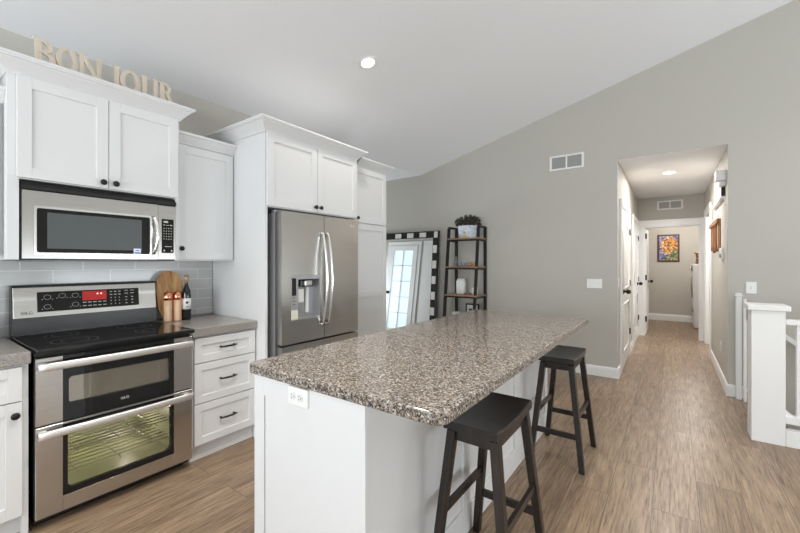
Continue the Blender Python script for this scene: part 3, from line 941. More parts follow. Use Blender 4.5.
# utensil crock at the left edge
t = thing('utensil_holder', 'grey steel utensil holder on the counter left of the range', 'utensil holder', (-3.12, .36, .9105))
m = MB(); m.lathe([(0, 0), (.055, 0), (.056, .004), (.056, .13), (.053, .13), (.053, .006), (0, .006)], (-3.12, .345, .9105)); m.build('body', M_steel, t)
for k, (dx, dy, kind) in enumerate(((.01, .02, 'whisk'), (-.02, .0, 'wooden_spoon'), (.02, -.02, 'wooden_spoon'))):
    bx, by = -3.12 + dx, .345 + dy
    if kind == 'whisk':
        r = thing('whisk', 'wire whisk standing in the grey utensil holder', 'whisk', (bx, by, .92))
        m = MB(); m.cyl((bx, by, .92), (bx + .01, by + .01, 1.06), .007, n=10); m.build('grip', M_rack, r)
        m = MB()
        for q in range(4):
            a = math.pi * q / 4; pts = []
            for i in range(19):
                s_ = i / 18 * math.pi; rr = .032 * math.sin(s_) ** .8; z = 1.06 + .13 * (1 - abs(1 - i / 9)) if False else 1.06 + .15 * math.sin(i / 18 * math.pi) ** .9
                sg = -math.cos(s_); rad = .032 * sg * (math.sin(s_) ** .35 if 0 < i < 18 else 0)
                pts.append((bx + .01 + rad * math.cos(a), by + .01 + rad * math.sin(a), z))
            m.tube(pts, .0013, 5)
        m.build('wires', M_chrome, r)
    else:
        m = MB(); ex, ey = bx + dx * .6, by + dy * 1.0
        m.cyl((bx, by, .92), (ex, ey, 1.12), .006, n=8)
        b = bmesh.new(); bmesh.ops.create_uvsphere(b, u_segments=14, v_segments=8, radius=1)
        for f in b.faces: f.smooth = True
        m.merge(b, Matrix.Translation((ex, ey, 1.14)) @ Matrix.Diagonal((.007, .022, .034, 1)))
        solo(m, 'wooden_spoon', M_rack, 'brown wooden spoon %s in the grey utensil holder' % ('at the back' if dx < 0 else 'at the front'), 'spoon', 'wooden spoons in the holder')

# ------------------------------------------------------------------ BONJOUR letters
def letter(ch, H_):
    """polygons of one serif letter, origin lower left; returns list of outlines and width"""
    s = .19 * H_; sf = .075 * H_; polys = []
    def bar(x0, x1, y0, y1): polys.append([(x0, y0), (x1, y0), (x1, y1), (x0, y1)])
    def serif(xc, y, w_):
        polys.append([(xc - w_, y), (xc + w_, y), (xc + w_ * .55, y + (sf if y < H_ / 2 else -sf)), (xc - w_ * .55, y + (sf if y < H_ / 2 else -sf))])
    def arc(cx, cy, rx, ry, tx, ty, a0, a1, n=18):
        out = []; inn = []
        for i in range(n + 1):
            a = R(a0 + (a1 - a0) * i / n); out.append((cx + rx * math.cos(a), cy + ry * math.sin(a))); inn.append((cx + (rx - tx) * math.cos(a), cy + (ry - ty) * math.sin(a)))
        for i in range(n): polys.append([out[i], out[i + 1], inn[i + 1], inn[i]])
    if ch in 'BR':
        W = .72 * H_; bar(.12 * H_, .12 * H_ + s, 0, H_); serif(.12 * H_ + s / 2, H_, .20 * H_); serif(.12 * H_ + s / 2, 0, .20 * H_)
        arc(.32 * H_, .74 * H_, .30 * H_, .26 * H_, s * .85, .10 * H_, -90, 90); bar(.2 * H_, .33 * H_, H_ - .10 * H_, H_); bar(.2 * H_, .33 * H_, .48 * H_, .58 * H_)
        if ch == 'B': arc(.34 * H_, .27 * H_, .36 * H_, .27 * H_, s * .95, .10 * H_, -90, 90); bar(.2 * H_, .35 * H_, 0, .10 * H_)
        else: polys.append([(.34 * H_, .52 * H_), (.50 * H_, .52 * H_), (.80 * H_, .0), (.58 * H_, .0)]); bar(.56 * H_, .84 * H_, 0, .07 * H_); W = .8 * H_
    elif ch == 'O':
        W = .80 * H_; arc(.40 * H_, .5 * H_, .40 * H_, .5 * H_, s, .12 * H_, 0, 360, 36)
    elif ch == 'N':
        W = .95 * H_; bar(.12 * H_, .12 * H_ + s * .8, 0, H_); bar(.72 * H_, .72 * H_ + s * .8, 0, H_)
        polys.append([(.10 * H_, H_), (.30 * H_, H_), (.86 * H_, 0), (.68 * H_, 0)])
        serif(.12 * H_ + s * .4, 0, .18 * H_); serif(.16 * H_, H_, .18 * H_); serif(.80 * H_, H_, .18 * H_)
    elif ch == 'J':
        W = .42 * H_; bar(.17 * H_, .17 * H_ + s, .12 * H_, H_); serif(.17 * H_ + s / 2, H_, .20 * H_); arc(.16 * H_, .16 * H_, .20 * H_, .16 * H_, s * .8, .08 * H_, -150, 0)
    elif ch == 'U':
        W = .85 * H_; bar(.12 * H_, .12 * H_ + s, .28 * H_, H_); bar(.62 * H_, .62 * H_ + s * .8, .28 * H_, H_); serif(.12 * H_ + s / 2, H_, .19 * H_); serif(.62 * H_ + s * .4, H_, .17 * H_)
        arc(.445 * H_, .30 * H_, .33 * H_, .30 * H_, s * .9, .11 * H_, 180, 360)
    return polys
LX = -2.800; ys = (.490, .592, .677, .842, .893, 1.003, 1.108)
HH = .138
lname = {0: 'B', 1: 'O', 2: 'N', 3: 'J', 4: 'O', 5: 'U', 6: 'R'}
wid = (.101, .096, .136, .060, .113, .116, .110)
for i, ch in lname.items():
    polys = letter(ch, HH)
    xs = [p[0] for P_ in polys for p in P_]; k = wid[i] / (max(xs) - min(xs)); x0_ = min(xs)
    m = MB()
    for pi, P_ in enumerate(polys):
        m.prism([((a - x0_) * k, b) for a, b in P_], lambda a, b, tt: (LX + tt * (1 + pi * .012), ys[i] + a, 2.4285 + b), 0, .012)
    zmin = min(v_.co.z for v_ in m.bm.verts)
    for v_ in m.bm.verts: v_.co.z += 2.4285 - zmin
    lab = {0: 'pale wooden letter B, first on top of the microwave cabinet', 1: 'pale wooden letter O between the B and the N', 2: 'pale wooden letter N on top of the microwave cabinet',
           3: 'pale wooden letter J on top of the microwave cabinet', 4: 'pale wooden letter O between the J and the U', 5: 'pale wooden letter U on top of the microwave cabinet', 6: 'pale wooden letter R, last on top of the microwave cabinet'}[i]
    solo(m, 'wooden_letter', M_letter, lab, 'letter', 'wooden letters above the cabinet')

# ------------------------------------------------------------------ island
IX0, IX1, IY0, IY1 = -1.497, -.527, .937, 3.29
t = thing('kitchen_island', 'white panelled kitchen island base under the granite top', 'kitchen island', (-1.13, 2.1, 0))
bx0, bx1, by0, by1 = -1.450, -.838, .966, 3.22
m = MB(); m.box(bx0, bx1, by0, by1, .0, .873); m.build('body', M_white, t)
# near end panel: stile left, top and bottom rail, recessed field
m = MB(TYn(by0)); m.box(bx0, bx0 + .068, 0, .016, 0, .873, .001); m.box(bx0 + .068, bx1 + .012, 0, .016, .795, .873)
m.box(bx0 + .068, bx0 + .076, 0, .004, 0, .795); m.box(bx0 + .076, bx1 + .012, 0, .0145, 0, .795)
m.build('end_panel', M_white, t)
m = MB(TX(bx1)); pw = (by1 - by0) / 3
m.box(by0, by1, 0, .012, 0, .135, .002)
for k in range(4):
    a = by0 + k * pw - (.035 if k else 0); b = a + .07
    if k == 0: continue
    m.box(min(a, by1 - .07), min(b, by1), 0, .012, .135, .873, .001)
m.box(by0, by1, 0, .012, .80, .873, .001)
m.build('side_panel', M_white, t)
# kitchen side doors of the island
Tm = lambda u, v_, z: (bx0 - v_, u, z)
for k in range(4):
    a = by0 + .02 + k * .553
    d = shaker(Tm, a, a + .547, .11, .865).build('door', M_white, t); knob(Tm, a + (.03 if k % 2 else .517), .80, .019, d)
# outlet block and double outlet
m = MB(TYn(by0)); m.box(-1.212, -1.100, .016, .026, .802, .8715, .0015)
ob = thing('wall_outlet', 'white double outlet under the granite edge on the island end', 'outlet', (-1.156, by0 - .016, .80))
m.build('plate', M_plate, ob)
M_plate2 = mat('outlet face', (.74, .74, .73), .4)
for u in (-1.183, -1.140):
    m = MB(TYn(by0)); m.cyl((u, .026, .836), (u, .0285, .836), .0155, n=20); q = m.build('socket', M_plate2, ob)
    m = MB(TYn(by0)); m.box(u - .007, u - .001, .0285, .0292, .841, .8435); m.box(u - .007, u - .001, .0285, .0292, .8285, .831); m.cyl((u + .007, .0285, .836), (u + .007, .0292, .836), .0026, n=8)
    m.build('socket_slots', M_slot, q)

# granite top with rounded corners
m = MB(); b = bmesh.new()
outl = rrect(IX0, IX1, IY0, IY1, .045, 7)
lv = [b.verts.new((p[0], p[1], .876)) for p in outl]; lf = b.faces.new(lv)
ex = bmesh.ops.extrude_face_region(b, geom=[lf])
for v_ in ex['geom']:
    if isinstance(v_, bmesh.types.BMVert): v_.co.z = .916
hor = [e for e in b.edges if abs(e.verts[0].co.z - e.verts[1].co.z) < 1e-6]
bmesh.ops.bevel(b, geom=hor, offset=.006, segments=3, affect='EDGES', profile=.5)
for f in b.faces: f.smooth = False
m.merge(b)
solo(m, 'countertop', M_granite, 'large speckled brown granite countertop on the kitchen island', 'countertop')

# ------------------------------------------------------------------ bar stools
def make_stool():
    t = thing('bar_stool', 'dark wooden saddle-seat bar stool at the near corner of the island', 'stool', (0, 0, 0), 'dark bar stools at the island')
    SZ = .718
    b = bmesh.new(); N = 18; sx, sy = .113, .212; ring_ = []
    def ztop(y): return SZ - .016 + .016 * (abs(y) / sy) ** 2.2
    rows = []
    for i in range(N + 1):
        y = -sy + 2 * sy * i / N; zt = ztop(y)
        zb = zt - .034
        rows.append([b.verts.new((-sx, y, zb)), b.verts.new((-sx, y, zt - .006)), b.verts.new((-sx + .006, y, zt)), b.verts.new((sx - .006, y, zt)), b.verts.new((sx, y, zt - .006)), b.verts.new((sx, y, zb))])
    for A, B in zip(rows, rows[1:]):
        for k in range(6): b.faces.new([A[k], A[(k + 1) % 6], B[(k + 1) % 6], B[k]])
    b.faces.new(rows[0][::-1]); b.faces.new(rows[-1])
    m = MB(); m.merge(b); m.build('seat', M_espressoY, t)
    # apron
    m = MB()
    for s in (-1, 1):
        m.box(s * .088 - .009, s * .088 + .009, -.160, .160, .632, .664); m.box(-.088, .088, s * .165 - .009, s * .165 + .009, .630, .672)
    m.build('apron', M_espresso, t)
    lt = {}
    for sxn in (-1, 1):
        for syn in (-1, 1):
            top = Vector((sxn * .090, syn * .172, .672)); bot = Vector((sxn * .163, syn * .222, 0)); lt[sxn, syn] = (top, bot)
            b = bmesh.new(); h = .0185
            A = [b.verts.new(bot + Vector((a * h * .9, c * h * .9, 0))) for a, c in ((-1, -1), (1, -1), (1, 1), (-1, 1))]
            B = [b.verts.new(top + Vector((a * h, c * h, 0))) for a, c in ((-1, -1), (1, -1), (1, 1), (-1, 1))]
            for k in range(4): b.faces.new([A[k], A[(k + 1) % 4], B[(k + 1) % 4], B[k]])
            b.faces.new(A[::-1]); b.faces.new(B)
            bmesh.ops.bevel(b, geom=list(b.edges), offset=.002, segments=1, affect='EDGES')
            m = MB(); m.merge(b); m.build('leg', M_espresso, t)
    def at(k, z):
        tp, bt = lt[k]; return bt + (tp - bt) * (z / tp.z)
    def bar(k0, k1, z, hw, hh):
        a, c = at(k0, z), at(k1, z); m = MB()
        if abs(a.y - c.y) < 1e-6: m.box(min(a.x, c.x) + .015, max(a.x, c.x) - .015, a.y - hw, a.y + hw, z - hh, z + hh, .001)
        else: m.box(a.x - hw, a.x + hw, min(a.y, c.y) + .015, max(a.y, c.y) - .015, z - hh, z + hh, .001)
        m.build('stretcher', M_espresso, t)
    bar((-1, -1), (1, -1), .215, .009, .017); bar((-1, 1), (1, 1), .215, .009, .017)
    bar((-1, -1), (-1, 1), .335, .009, .017); bar((1, -1), (1, 1), .335, .009, .017)
    return t


def dup(root, loc, rot, label, group=None):
    r = root.copy(); C.objects.link(r); r.location = loc; r.rotation_euler = (0, 0, rot); r['label'] = label
    if group: r['group'] = group
    for ch in list(root.children):
        c = ch.copy(); C.objects.link(c); c.parent = r
        for g in ch.children:
            d = g.copy(); C.objects.link(d); d.parent = c
    return r


stool = make_stool()
stool.location = (-.634, 1.550, 0)
dup(stool, (-.628, 2.865, 0), 0, 'dark wooden saddle-seat bar stool at the far corner of the island, nearer the hallway')

# ------------------------------------------------------------------ back wall fixtures
def vent(name_label, T, u0, u1, z0, z1, loc, group='white return air grilles'):
    t = thing('air_vent', name_label, 'vent', loc, group)
    m = MB(T); f = .022; um = (u0 + u1) / 2
    m.box(u0, u1, 0, .010, z0, z0 + f, .002); m.box(u0, u1, 0, .010, z1 - f, z1, .002); m.box(u0, u0 + f * 1.2, 0, .010, z0 + f, z1 - f); m.box(u1 - f * 1.2, u1, 0, .010, z0 + f, z1 - f); m.box(um - f * .4, um + f * .4, 0, .009, z0 + f, z1 - f)
    m.build('frame', M_trim, t)
    m = MB(T); N = int((z1 - z0 - 2 * f) / .013)
    for k in range(N):
        z = z0 + f + (z1 - z0 - 2 * f) * (k + .5) / N
        m.prism([(0.0005, z + .005), (.006, z - .003), (.006, z - .0045), (.0005, z + .0035)], lambda a, b, tt: (tt, a, b), u0 + f, u1 - f)
    m.build('louvres', M_grille, t)
    m = MB(T); m.box(u0 + f, u1 - f, 0, .0005, z0 + f, z1 - f); m.build('duct_backing', M_grille, t)
vent('white double return air grille high on the grey wall left of the hallway', TYn(YB), -1.272, -.870, 2.527, 2.712, (-1.07, YB, 2.527))
vent('white double return air grille above the laundry doorway', TYn(YH), -.215, .165, 2.325, 2.485, (-.03, YH, 2.345))


def plate(T, uc, zc_, w_, h_, loc, label, toggles, cat='light switch', name='light_switch'):
    t = thing(name, label, cat, loc)
    m = MB(T); m.box(uc - w_ / 2, uc + w_ / 2, 0, .006, zc_ - h_ / 2, zc_ + h_ / 2, .002); m.build('plate', M_plate, t)
    for k in range(toggles):
        u = uc + (k - (toggles - 1) / 2) * .046
        m = MB(T)
        if name == 'wall_outlet': m.box(u - .016, u + .016, .006, .008, zc_ - .033, zc_ + .033, .001)
        else:
            m.box(u - .005, u + .005, .006, .009, zc_ - .012, zc_ + .012); m.box(u - .003, u + .003, .008, .018, zc_ - .001, zc_ + .008)
        m.build('socket' if name == 'wall_outlet' else 'toggle', M_plate2, t)
    return t
plate(TYn(YB), -.756, 1.102, .165, .112, (-.756, YB, 1.046), 'white three-gang light switch plate on the grey wall beside the hallway', 3)
plate(TYn(YB), .640, 1.105, .078, .115, (.64, YB, 1.05), 'white single light switch plate above the stair newel post', 1)
plate(TX(HL), 5.17, 1.12, .075, .115, (HL, 5.17, 1.06), 'white light switch plate at the left corner of the hallway', 1)
TR = lambda u, v_, z: (HR - v_, u, z)
plate(TR, 5.66, .395, .075, .115, (HR, 5.66, .34), 'white outlet low on the right hallway wall', 1, 'outlet', 'wall_outlet')

# thermostat, wooden rack, chime and ledge on the right hall wall
t = thing('thermostat', 'small white thermostat with dark screen below the wooden rack in the hallway', 'thermostat', (HR, 5.55, 1.40))
m = MB(TR); m.box(5.40, 5.66, 0, .022, 1.395, 1.520, .004, 2); m.build('case', M_plate, t)
m = MB(TR); m.box(5.43, 5.63, .022, .0235, 1.405, 1.455, .001); m.build('screen', mat('thermostat screen', (.10, .10, .11), .2), t)
t = thing('hanging_rack', 'brown wooden wall rack with hanging strips in the hallway', 'wall rack', (HR, 6.2, 1.5))
m = MB(TR); m.box(5.74, 6.78, 0, .04, 1.82, 1.87, .003); m.box(5.74, 5.82, 0, .012, 1.50, 1.82); m.build('rail', M_rack, t)
for k in range(7):
    u = 5.86 + k * .145; h = (.30, .33, .27, .34, .29, .31, .26)[k]
    m = MB(TR); m.prism([(u - .035, 1.82), (u + .035, 1.82), (u + .045, 1.82 - h * .8), (u + .02, 1.82 - h), (u - .02, 1.82 - h), (u - .045, 1.82 - h * .8)], lambda a, b, tt: (a, tt, b), .008, .022 + .012 * (k % 2))
    m.build('hanging_strip', M_rack if k % 2 else mat('pale strip wood', (.55, .33, .17), .5), t)
m = MB(TR); m.tube([(5.80, .004, 1.87), (5.95, .006, 1.93), (6.1, .006, 1.87)], .004, 6); m.build('hook', M_chrome, t)
t = thing('door_chime', 'white box-shaped door chime high on the right hallway wall', 'door chime', (HR, 5.5, 2.25))
m = MB(TR); m.box(5.20, 5.33, 0, .085, 2.220, 2.330, .006, 2); m.build('cover', M_plate, t)
t = thing('wall_sensor', 'small white and black device under the door chime', 'sensor', (HR, 5.5, 2.1))
m = MB(TR); m.box(5.24, 5.38, 0, .050, 2.170, 2.218, .004); m.build('body', M_plate, t)
m = MB(TR); m.box(5.30, 5.36, .0, .03, 2.07, 2.164, .003); m.build('bracket', M_black, t)
m = MB(TR); m.box(5.42, 6.45, 0, .035, 2.05, 2.075, .003)
solo(m, 'wall_ledge', M_trim, 'thin white ledge high on the right hallway wall', 'shelf')

# ------------------------------------------------------------------ downlights
def downlight(x, y, z, label, tilt, power, col=(1, .93, .84), r=.075, spot=150, group='recessed ceiling lights'):
    t = thing('ceiling_light', label, 'ceiling light', (x, y, z), group)
    t.rotation_euler = (0, tilt, 0)
    def put(mb, name, m_, par):
        me = bpy.data.meshes.new(name); bmesh.ops.recalc_face_normals(mb.bm, faces=list(mb.bm.faces)); mb.bm.to_mesh(me); mb.bm.free(); me.materials.append(m_)
        o = bpy.data.objects.new(name, me); C.objects.link(o); o.parent = par; return o
    m = MB(); m.lathe([(r * .72, -.001), (r, -.001), (r * 1.02, -.006), (r * .95, -.009), (r * .74, -.004), (r * .72, -.001)], (0, 0, 0), 32); put(m, 'trim_ring', M_plate, t)
    m = MB(); m.lathe([(0, -.004), (r * .5, -.004), (r * .72, -.002), (r * .72, -.001), (0, -.001)], (0, 0, 0), 32); put(m, 'lens', emis('lit lamp lens', (1, .96, .90), 9), t)
    l = bpy.data.lights.new('lamp_glow', 'SPOT' if spot else 'AREA'); l.energy = power; l.color = col
    if spot: l.spot_size = R(spot); l.spot_blend = .6; l.shadow_soft_size = r * .7
    else: l.shape = 'DISK'; l.size = r * 1.6
    o = bpy.data.objects.new('lamp_glow', l); C.objects.link(o); o.location = (x, y, z - (.03 if spot else .02))
    return t
TILT = -math.atan(.26)
downlight(-2.085, 2.438, zc(-2.085) - .001, 'lit recessed downlight in the sloped ceiling above the refrigerator', TILT, E['down_fridge'])
downlight(-.80, 1.05, zc(-.80) - .001, 'lit recessed downlight in the sloped ceiling above the island', TILT, E['down_island'], spot=95)
downlight(1.0, 1.9, zc(1.0) - .001, 'added unseen fill downlight high above the walkway right of the island', TILT, E['down_right_fill'] * .65, spot=105)  # unseen lamp added to brighten the floor
downlight(2.0, 3.5, zc(2.0) - .001, 'added unseen fill downlight at the ridge, above the stair railing', 0, E['down_right_fill'] * .35, spot=120)  # extra unseen lamp, added to lift the floor and back wall
downlight(-1.95, 1.05, zc(-1.95) - .001, 'added unseen fill downlight above the aisle in front of the range', TILT, E['down_range_fill'], spot=72)  # added lamp out of view that fills the range aisle
downlight(-.028, 6.195, 2.559, 'lit round downlight in the hallway ceiling', 0, E['hall'], (1, .95, .9), .095, 0)
l = bpy.data.lights.new('laundry_fill', 'POINT'); l.energy = E['laundry']; l.color = (1, .93, .85); l.shadow_soft_size = .12  # unseen point light added for the laundry, no fixture modelled
o = bpy.data.objects.new('laundry_fill', l); C.objects.link(o); o.location = (.3, 9.7, 2.3)
l = bpy.data.lights.new('side_room_fill', 'POINT'); l.energy = E['side']; l.shadow_soft_size = .15  # point light without a fixture, added to brighten the hall end
o = bpy.data.objects.new('side_room_fill', l); C.objects.link(o); o.location = (1.3, 7.6, 2.2)

# ------------------------------------------------------------------ ladder shelf
t = thing('ladder_shelf', 'black metal ladder shelf with brown boards against the grey wall', 'shelf', (-2.35, 4.9, 0))
SX0, SX1 = -2.585, -2.135
def yf(z): return 4.80 - (1.84 - z) * .115     # front leg leans forward at the foot
for x_ in (SX0, SX1):
    b = bmesh.new(); h = .017
    A = [b.verts.new((x_ + a * h, yf(0) + c * h, 0)) for a, c in ((-1, -1), (1, -1), (1, 1), (-1, 1))]
    B = [b.verts.new((x_ + a * h, yf(1.84) + c * h, 1.84)) for a, c in ((-1, -1), (1, -1), (1, 1), (-1, 1))]
    for k in range(4): b.faces.new([A[k], A[(k + 1) % 4], B[(k + 1) % 4], B[k]])
    b.faces.new(A); b.faces.new(B)
    m = MB(); m.merge(b); m.build('leg', M_matblack, t)
    m = MB(); m.box(x_ - h, x_ + h, 5.010, 5.044, 0, 1.84); m.build('leg', M_matblack, t)
    m = MB(); m.box(x_ - h, x_ + h, yf(1.84), 5.044, 1.84, 1.865)
    m.build('side_rail', M_matblack, t)
    for z in (1.70, 1.305, .915, .51):
        m = MB(); m.box(x_ - .012, x_ + .012, yf(z) + .016, 5.01, z - .045, z - .021); m.build('crossbar', M_matblack, t)
for z in (1.70, 1.305, .915, .51):
    m = MB(); m.box(SX0 - .022, SX1 + .022, yf(z) - .025, 5.0, z - .020, z, .002); m.build('shelf_board', M_shelfw, t)
    m = MB(); m.box(SX0, SX1, yf(z) - .005, yf(z) + .015, z - .042, z - .021); m.build('front_bar', M_matblack, t)

# potted plant on top shelf
px_, py_, pz_ = -2.33, 4.88, 1.7005
t = thing('potted_plant', 'leafy plant in a wide blue and white patterned pot on the top shelf', 'plant', (px_, py_, pz_))
M_pot = mat('painted pot', (.7, .74, .8), .25)
v = coords(M_pot); n_, l_, b_ = nodes(M_pot)
c_a = ramp(M_pot, noise(M_pot, v, 16, 2), [(.40, (.75, .78, .82)), (.52, (.45, .58, .74)), (.62, (.78, .80, .83))])
vo = n_.new('ShaderNodeTexVoronoi'); vo.inputs['Scale'].default_value = 24; l_.new(v, vo.inputs['Vector'])
fy = ramp(M_pot, vo.outputs['Distance'], [(.13, (1, 1, 1)), (.2, (0, 0, 0))])
setc(M_pot, mix(M_pot, fy, c_a, (.32, .30, .55)))
m = MB(); m.lathe([(0, 0), (.118, 0), (.128, .01), (.150, .165), (.155, .172), (.148, .172), (.138, .15), (0, .15)], (px_, py_, pz_), 32, sy=.72); pot = m.build('pot', M_pot, t)
m = MB(); m.box(px_ - .03, px_ + .02, py_ - .098, py_ - .0925, pz_ + .008, pz_ + .05); m.cyl((px_ - .005, py_ - .104, pz_ + .07), (px_ - .005, py_ - .098, pz_ + .075), .018, n=10)
for v_ in m.bm.verts: v_.co.y += .0
m.build('painted_motif', mat('yellow motif', (.62, .40, .12), .5), pot)
m = MB(); random.seed(3)
for k in range(760):
    a = random.uniform(0, 6.283); rr = random.uniform(0, 1) ** .6
    cx_ = px_ + .170 * rr * math.cos(a); cy_ = py_ + .10 * rr * math.sin(a); cz_ = pz_ + .165 + random.uniform(0, .165) * (1 - .45 * rr)
    L_ = random.uniform(.028, .052); W_ = L_ * .42
    d_ = Vector((math.cos(a) * rr + random.uniform(-.7, .7), math.sin(a) * rr + random.uniform(-.7, .7), random.uniform(0, 1.1))).normalized()
    sd = d_.cross(Vector((random.uniform(-1, 1), random.uniform(-1, 1), random.uniform(-1, 1)))).normalized() * W_
    p = Vector((cx_, cy_, cz_)); nrm = d_.cross(sd).normalized() * .004
    if p.y + .05 > YB: continue
    b = bmesh.new(); vs = [b.verts.new(q) for q in (p, p + d_ * L_ * .5 + sd * .5, p + d_ * L_, p + d_ * L_ * .5 - sd * .5, p + d_ * L_ * .5 + nrm)]
    b.faces.new([vs[0], vs[1], vs[4]]); b.faces.new([vs[1], vs[2], vs[4]]); b.faces.new([vs[2], vs[3], vs[4]]); b.faces.new([vs[3], vs[0], vs[4]])
    m.merge(b)
M_leaf = mat('dull green leaves', (.08, .085, .05), .6)
setc(M_leaf, ramp(M_leaf, noise(M_leaf, coords(M_leaf), 45, 2), [(.35, (.018, .020, .014)), (.5, (.06, .062, .042)), (.68, (.15, .135, .095))]))
m.build('leaves', M_leaf, t)
m = MB()
for k in range(14):
    a = k * .45; m.cyl((px_ + .03 * math.cos(a), py_ + .02 * math.sin(a), pz_ + .15), (px_ + .13 * math.cos(a), py_ + .08 * math.sin(a), pz_ + .24 + .02 * (k % 3)), .003, .0015, 5)
m.build('stems', M_rack, t)

# second shelf: figurine, blue-grey letters, two pumpkins
z = 1.3055
def sphere(mb, c, s, n=14):
    b = bmesh.new(); bmesh.ops.create_uvsphere(b, u_segments=n, v_segments=max(6, n // 2 + 1), radius=1)
    for f in b.faces: f.smooth = True
    mb.merge(b, Matrix.Translation(c) @ Matrix.Diagonal((*s, 1)))
m = MB(); fx, fy_ = -2.520, 4.90
m.lathe([(0, 0), (.030, 0), (.032, .008), (.018, .014), (.020, .04), (.028, .065), (.018, .09), (.010, .098), (0, .1)], (fx, fy_, z), 16)
sphere(m, (fx, fy_, z + .118), (.020, .020, .024)); sphere(m, (fx + .02, fy_, z + .072), (.012, .010, .022)); sphere(m, (fx - .02, fy_, z + .072), (.012, .010, .022))
solo(m, 'figurine', mat('dark grey figurine', (.16, .16, .16), .5), 'small dark grey figurine at the left of the second shelf', 'figurine')
M_bg = mat('blue grey ceramic', (.27, .32, .38), .4)
for k in range(3):
    cx_ = -2.445 + k * .055
    m = MB(); sphere(m, (cx_, 4.86, z + .026), (.026, .020, .026)); sphere(m, (cx_ + .016, 4.85, z + .052), (.013, .012, .012)); m.cyl((cx_ - .02, 4.86, z + .03), (cx_ - .034, 4.86, z + .05), .006, .002, 8)
    solo(m, 'bird_ornament', M_bg, ('leftmost', 'middle', 'rightmost')[k] + ' of the three blue-grey bird ornaments on the second shelf', 'ornament', 'blue-grey ornaments on the second shelf')
for k in range(2):
    cx_ = -2.285 + k * .075
    t = thing('pumpkin', ('left' if k == 0 else 'right') + ' small orange pumpkin on the second shelf', 'pumpkin', (cx_, 4.86, z), 'small pumpkins on the second shelf')
    b = bmesh.new(); bmesh.ops.create_uvsphere(b, u_segments=32, v_segments=12, radius=1)
    for v_ in b.verts:
        a = math.atan2(v_.co.y, v_.co.x); rr = 1 - .09 * abs(math.sin(a * 4)); v_.co.x *= rr; v_.co.y *= rr
    for f in b.faces: f.smooth = True
    m = MB(); m.merge(b, Matrix.Translation((cx_, 4.86, z + .024)) @ Matrix.Diagonal((.034, .034, .024, 1))); m.build('body', mat('orange gourd', (.55, .27, .09), .5), t)
    m = MB(); m.cyl((cx_, 4.86, z + .045), (cx_ + .005, 4.86, z + .062), .006, .004, 8); m.build('stem', M_rack, t)

# third shelf: white jar, mug
z = .9155
t = thing('ceramic_jar', 'white ceramic jar with narrow neck on the third shelf', 'jar', (-2.43, 4.87, z))
m = MB(); m.lathe([(0, 0), (.060, 0), (.066, .006), (.068, .17), (.060, .19), (.052, .195), (.052, .215), (.047, .215), (.047, .19), (0, .19)], (-2.43, 4.87, z), 28); m.build('body', mat('white glazed ceramic', (.80, .80, .79), .3), t)
m = MB(); m.lathe([(.0525, .198), (.058, .200), (.058, .210), (.0525, .212)], (-2.43, 4.87, z), 28); m.build('rim_ring', M_plate2, t)
t = thing('mug', 'small white mug at the right of the third shelf', 'mug', (-2.225, 4.88, z))
m = MB(); m.lathe([(0, 0), (.036, 0), (.040, .004), (.042, .09), (.039, .09), (.037, .008), (0, .008)], (-2.225, 4.88, z), 24); m.build('body', mat('white mug glaze', (.80, .79, .77), .35), t)
m = MB(); m.tube([(-2.265, 4.88, z + .075), (-2.283, 4.88, z + .07), (-2.292, 4.88, z + .048), (-2.283, 4.88, z + .026), (-2.263, 4.88, z + .02)], .005, 8); m.build('handle', M_plate, t)
m = MB(); sphere(m, (-2.335, 4.80, z + .011), (.014, .012, .011)); solo(m, 'pebble', mat('dark red pebble', (.16, .03, .03), .4), 'tiny dark red pebble between jar and mug', 'pebble')
# fourth shelf: white house-shaped box and small framed sign
z = .5105
t = thing('picture_frame', 'black and white framed picture on the fourth shelf', 'picture frame', (-2.30, 4.92, z))
m = MB()
u0, u1, z0, z1 = -2.375, -2.175, z, z + .27
m.box(u0, u0 + .018, 4.90, 4.92, z0, z1); m.box(u1 - .018, u1, 4.90, 4.92, z0, z1); m.box(u0 + .018, u1 - .018, 4.90, 4.92, z0, z0 + .018); m.box(u0 + .018, u1 - .018, 4.90, 4.92, z1 - .018, z1)
m.build('frame', M_matblack, t)
m = MB(); m.box(u0 + .018, u1 - .018, 4.906, 4.918, z0 + .018, z1 - .018); m.build('picture', mat('pale picture', (.62, .62, .62), .5), t)
m = MB(); m.box(u0 + .05, u0 + .10, 4.9045, 4.906, z0 + .15, z0 + .20); m.build('picture_motif', M_slot, t)
t = thing('storage_box', 'small white box on the fourth shelf left of the framed picture', 'box', (-2.46, 4.88, z))
m = MB(); m.box(-2.53, -2.40, 4.80, 4.92, z, z + .12, .004); m.build('body', M_plate, t)
m = MB(); m.box(-2.535, -2.395, 4.795, 4.925, z + .121, z + .145, .004); m.build('lid', M_plate2, t)

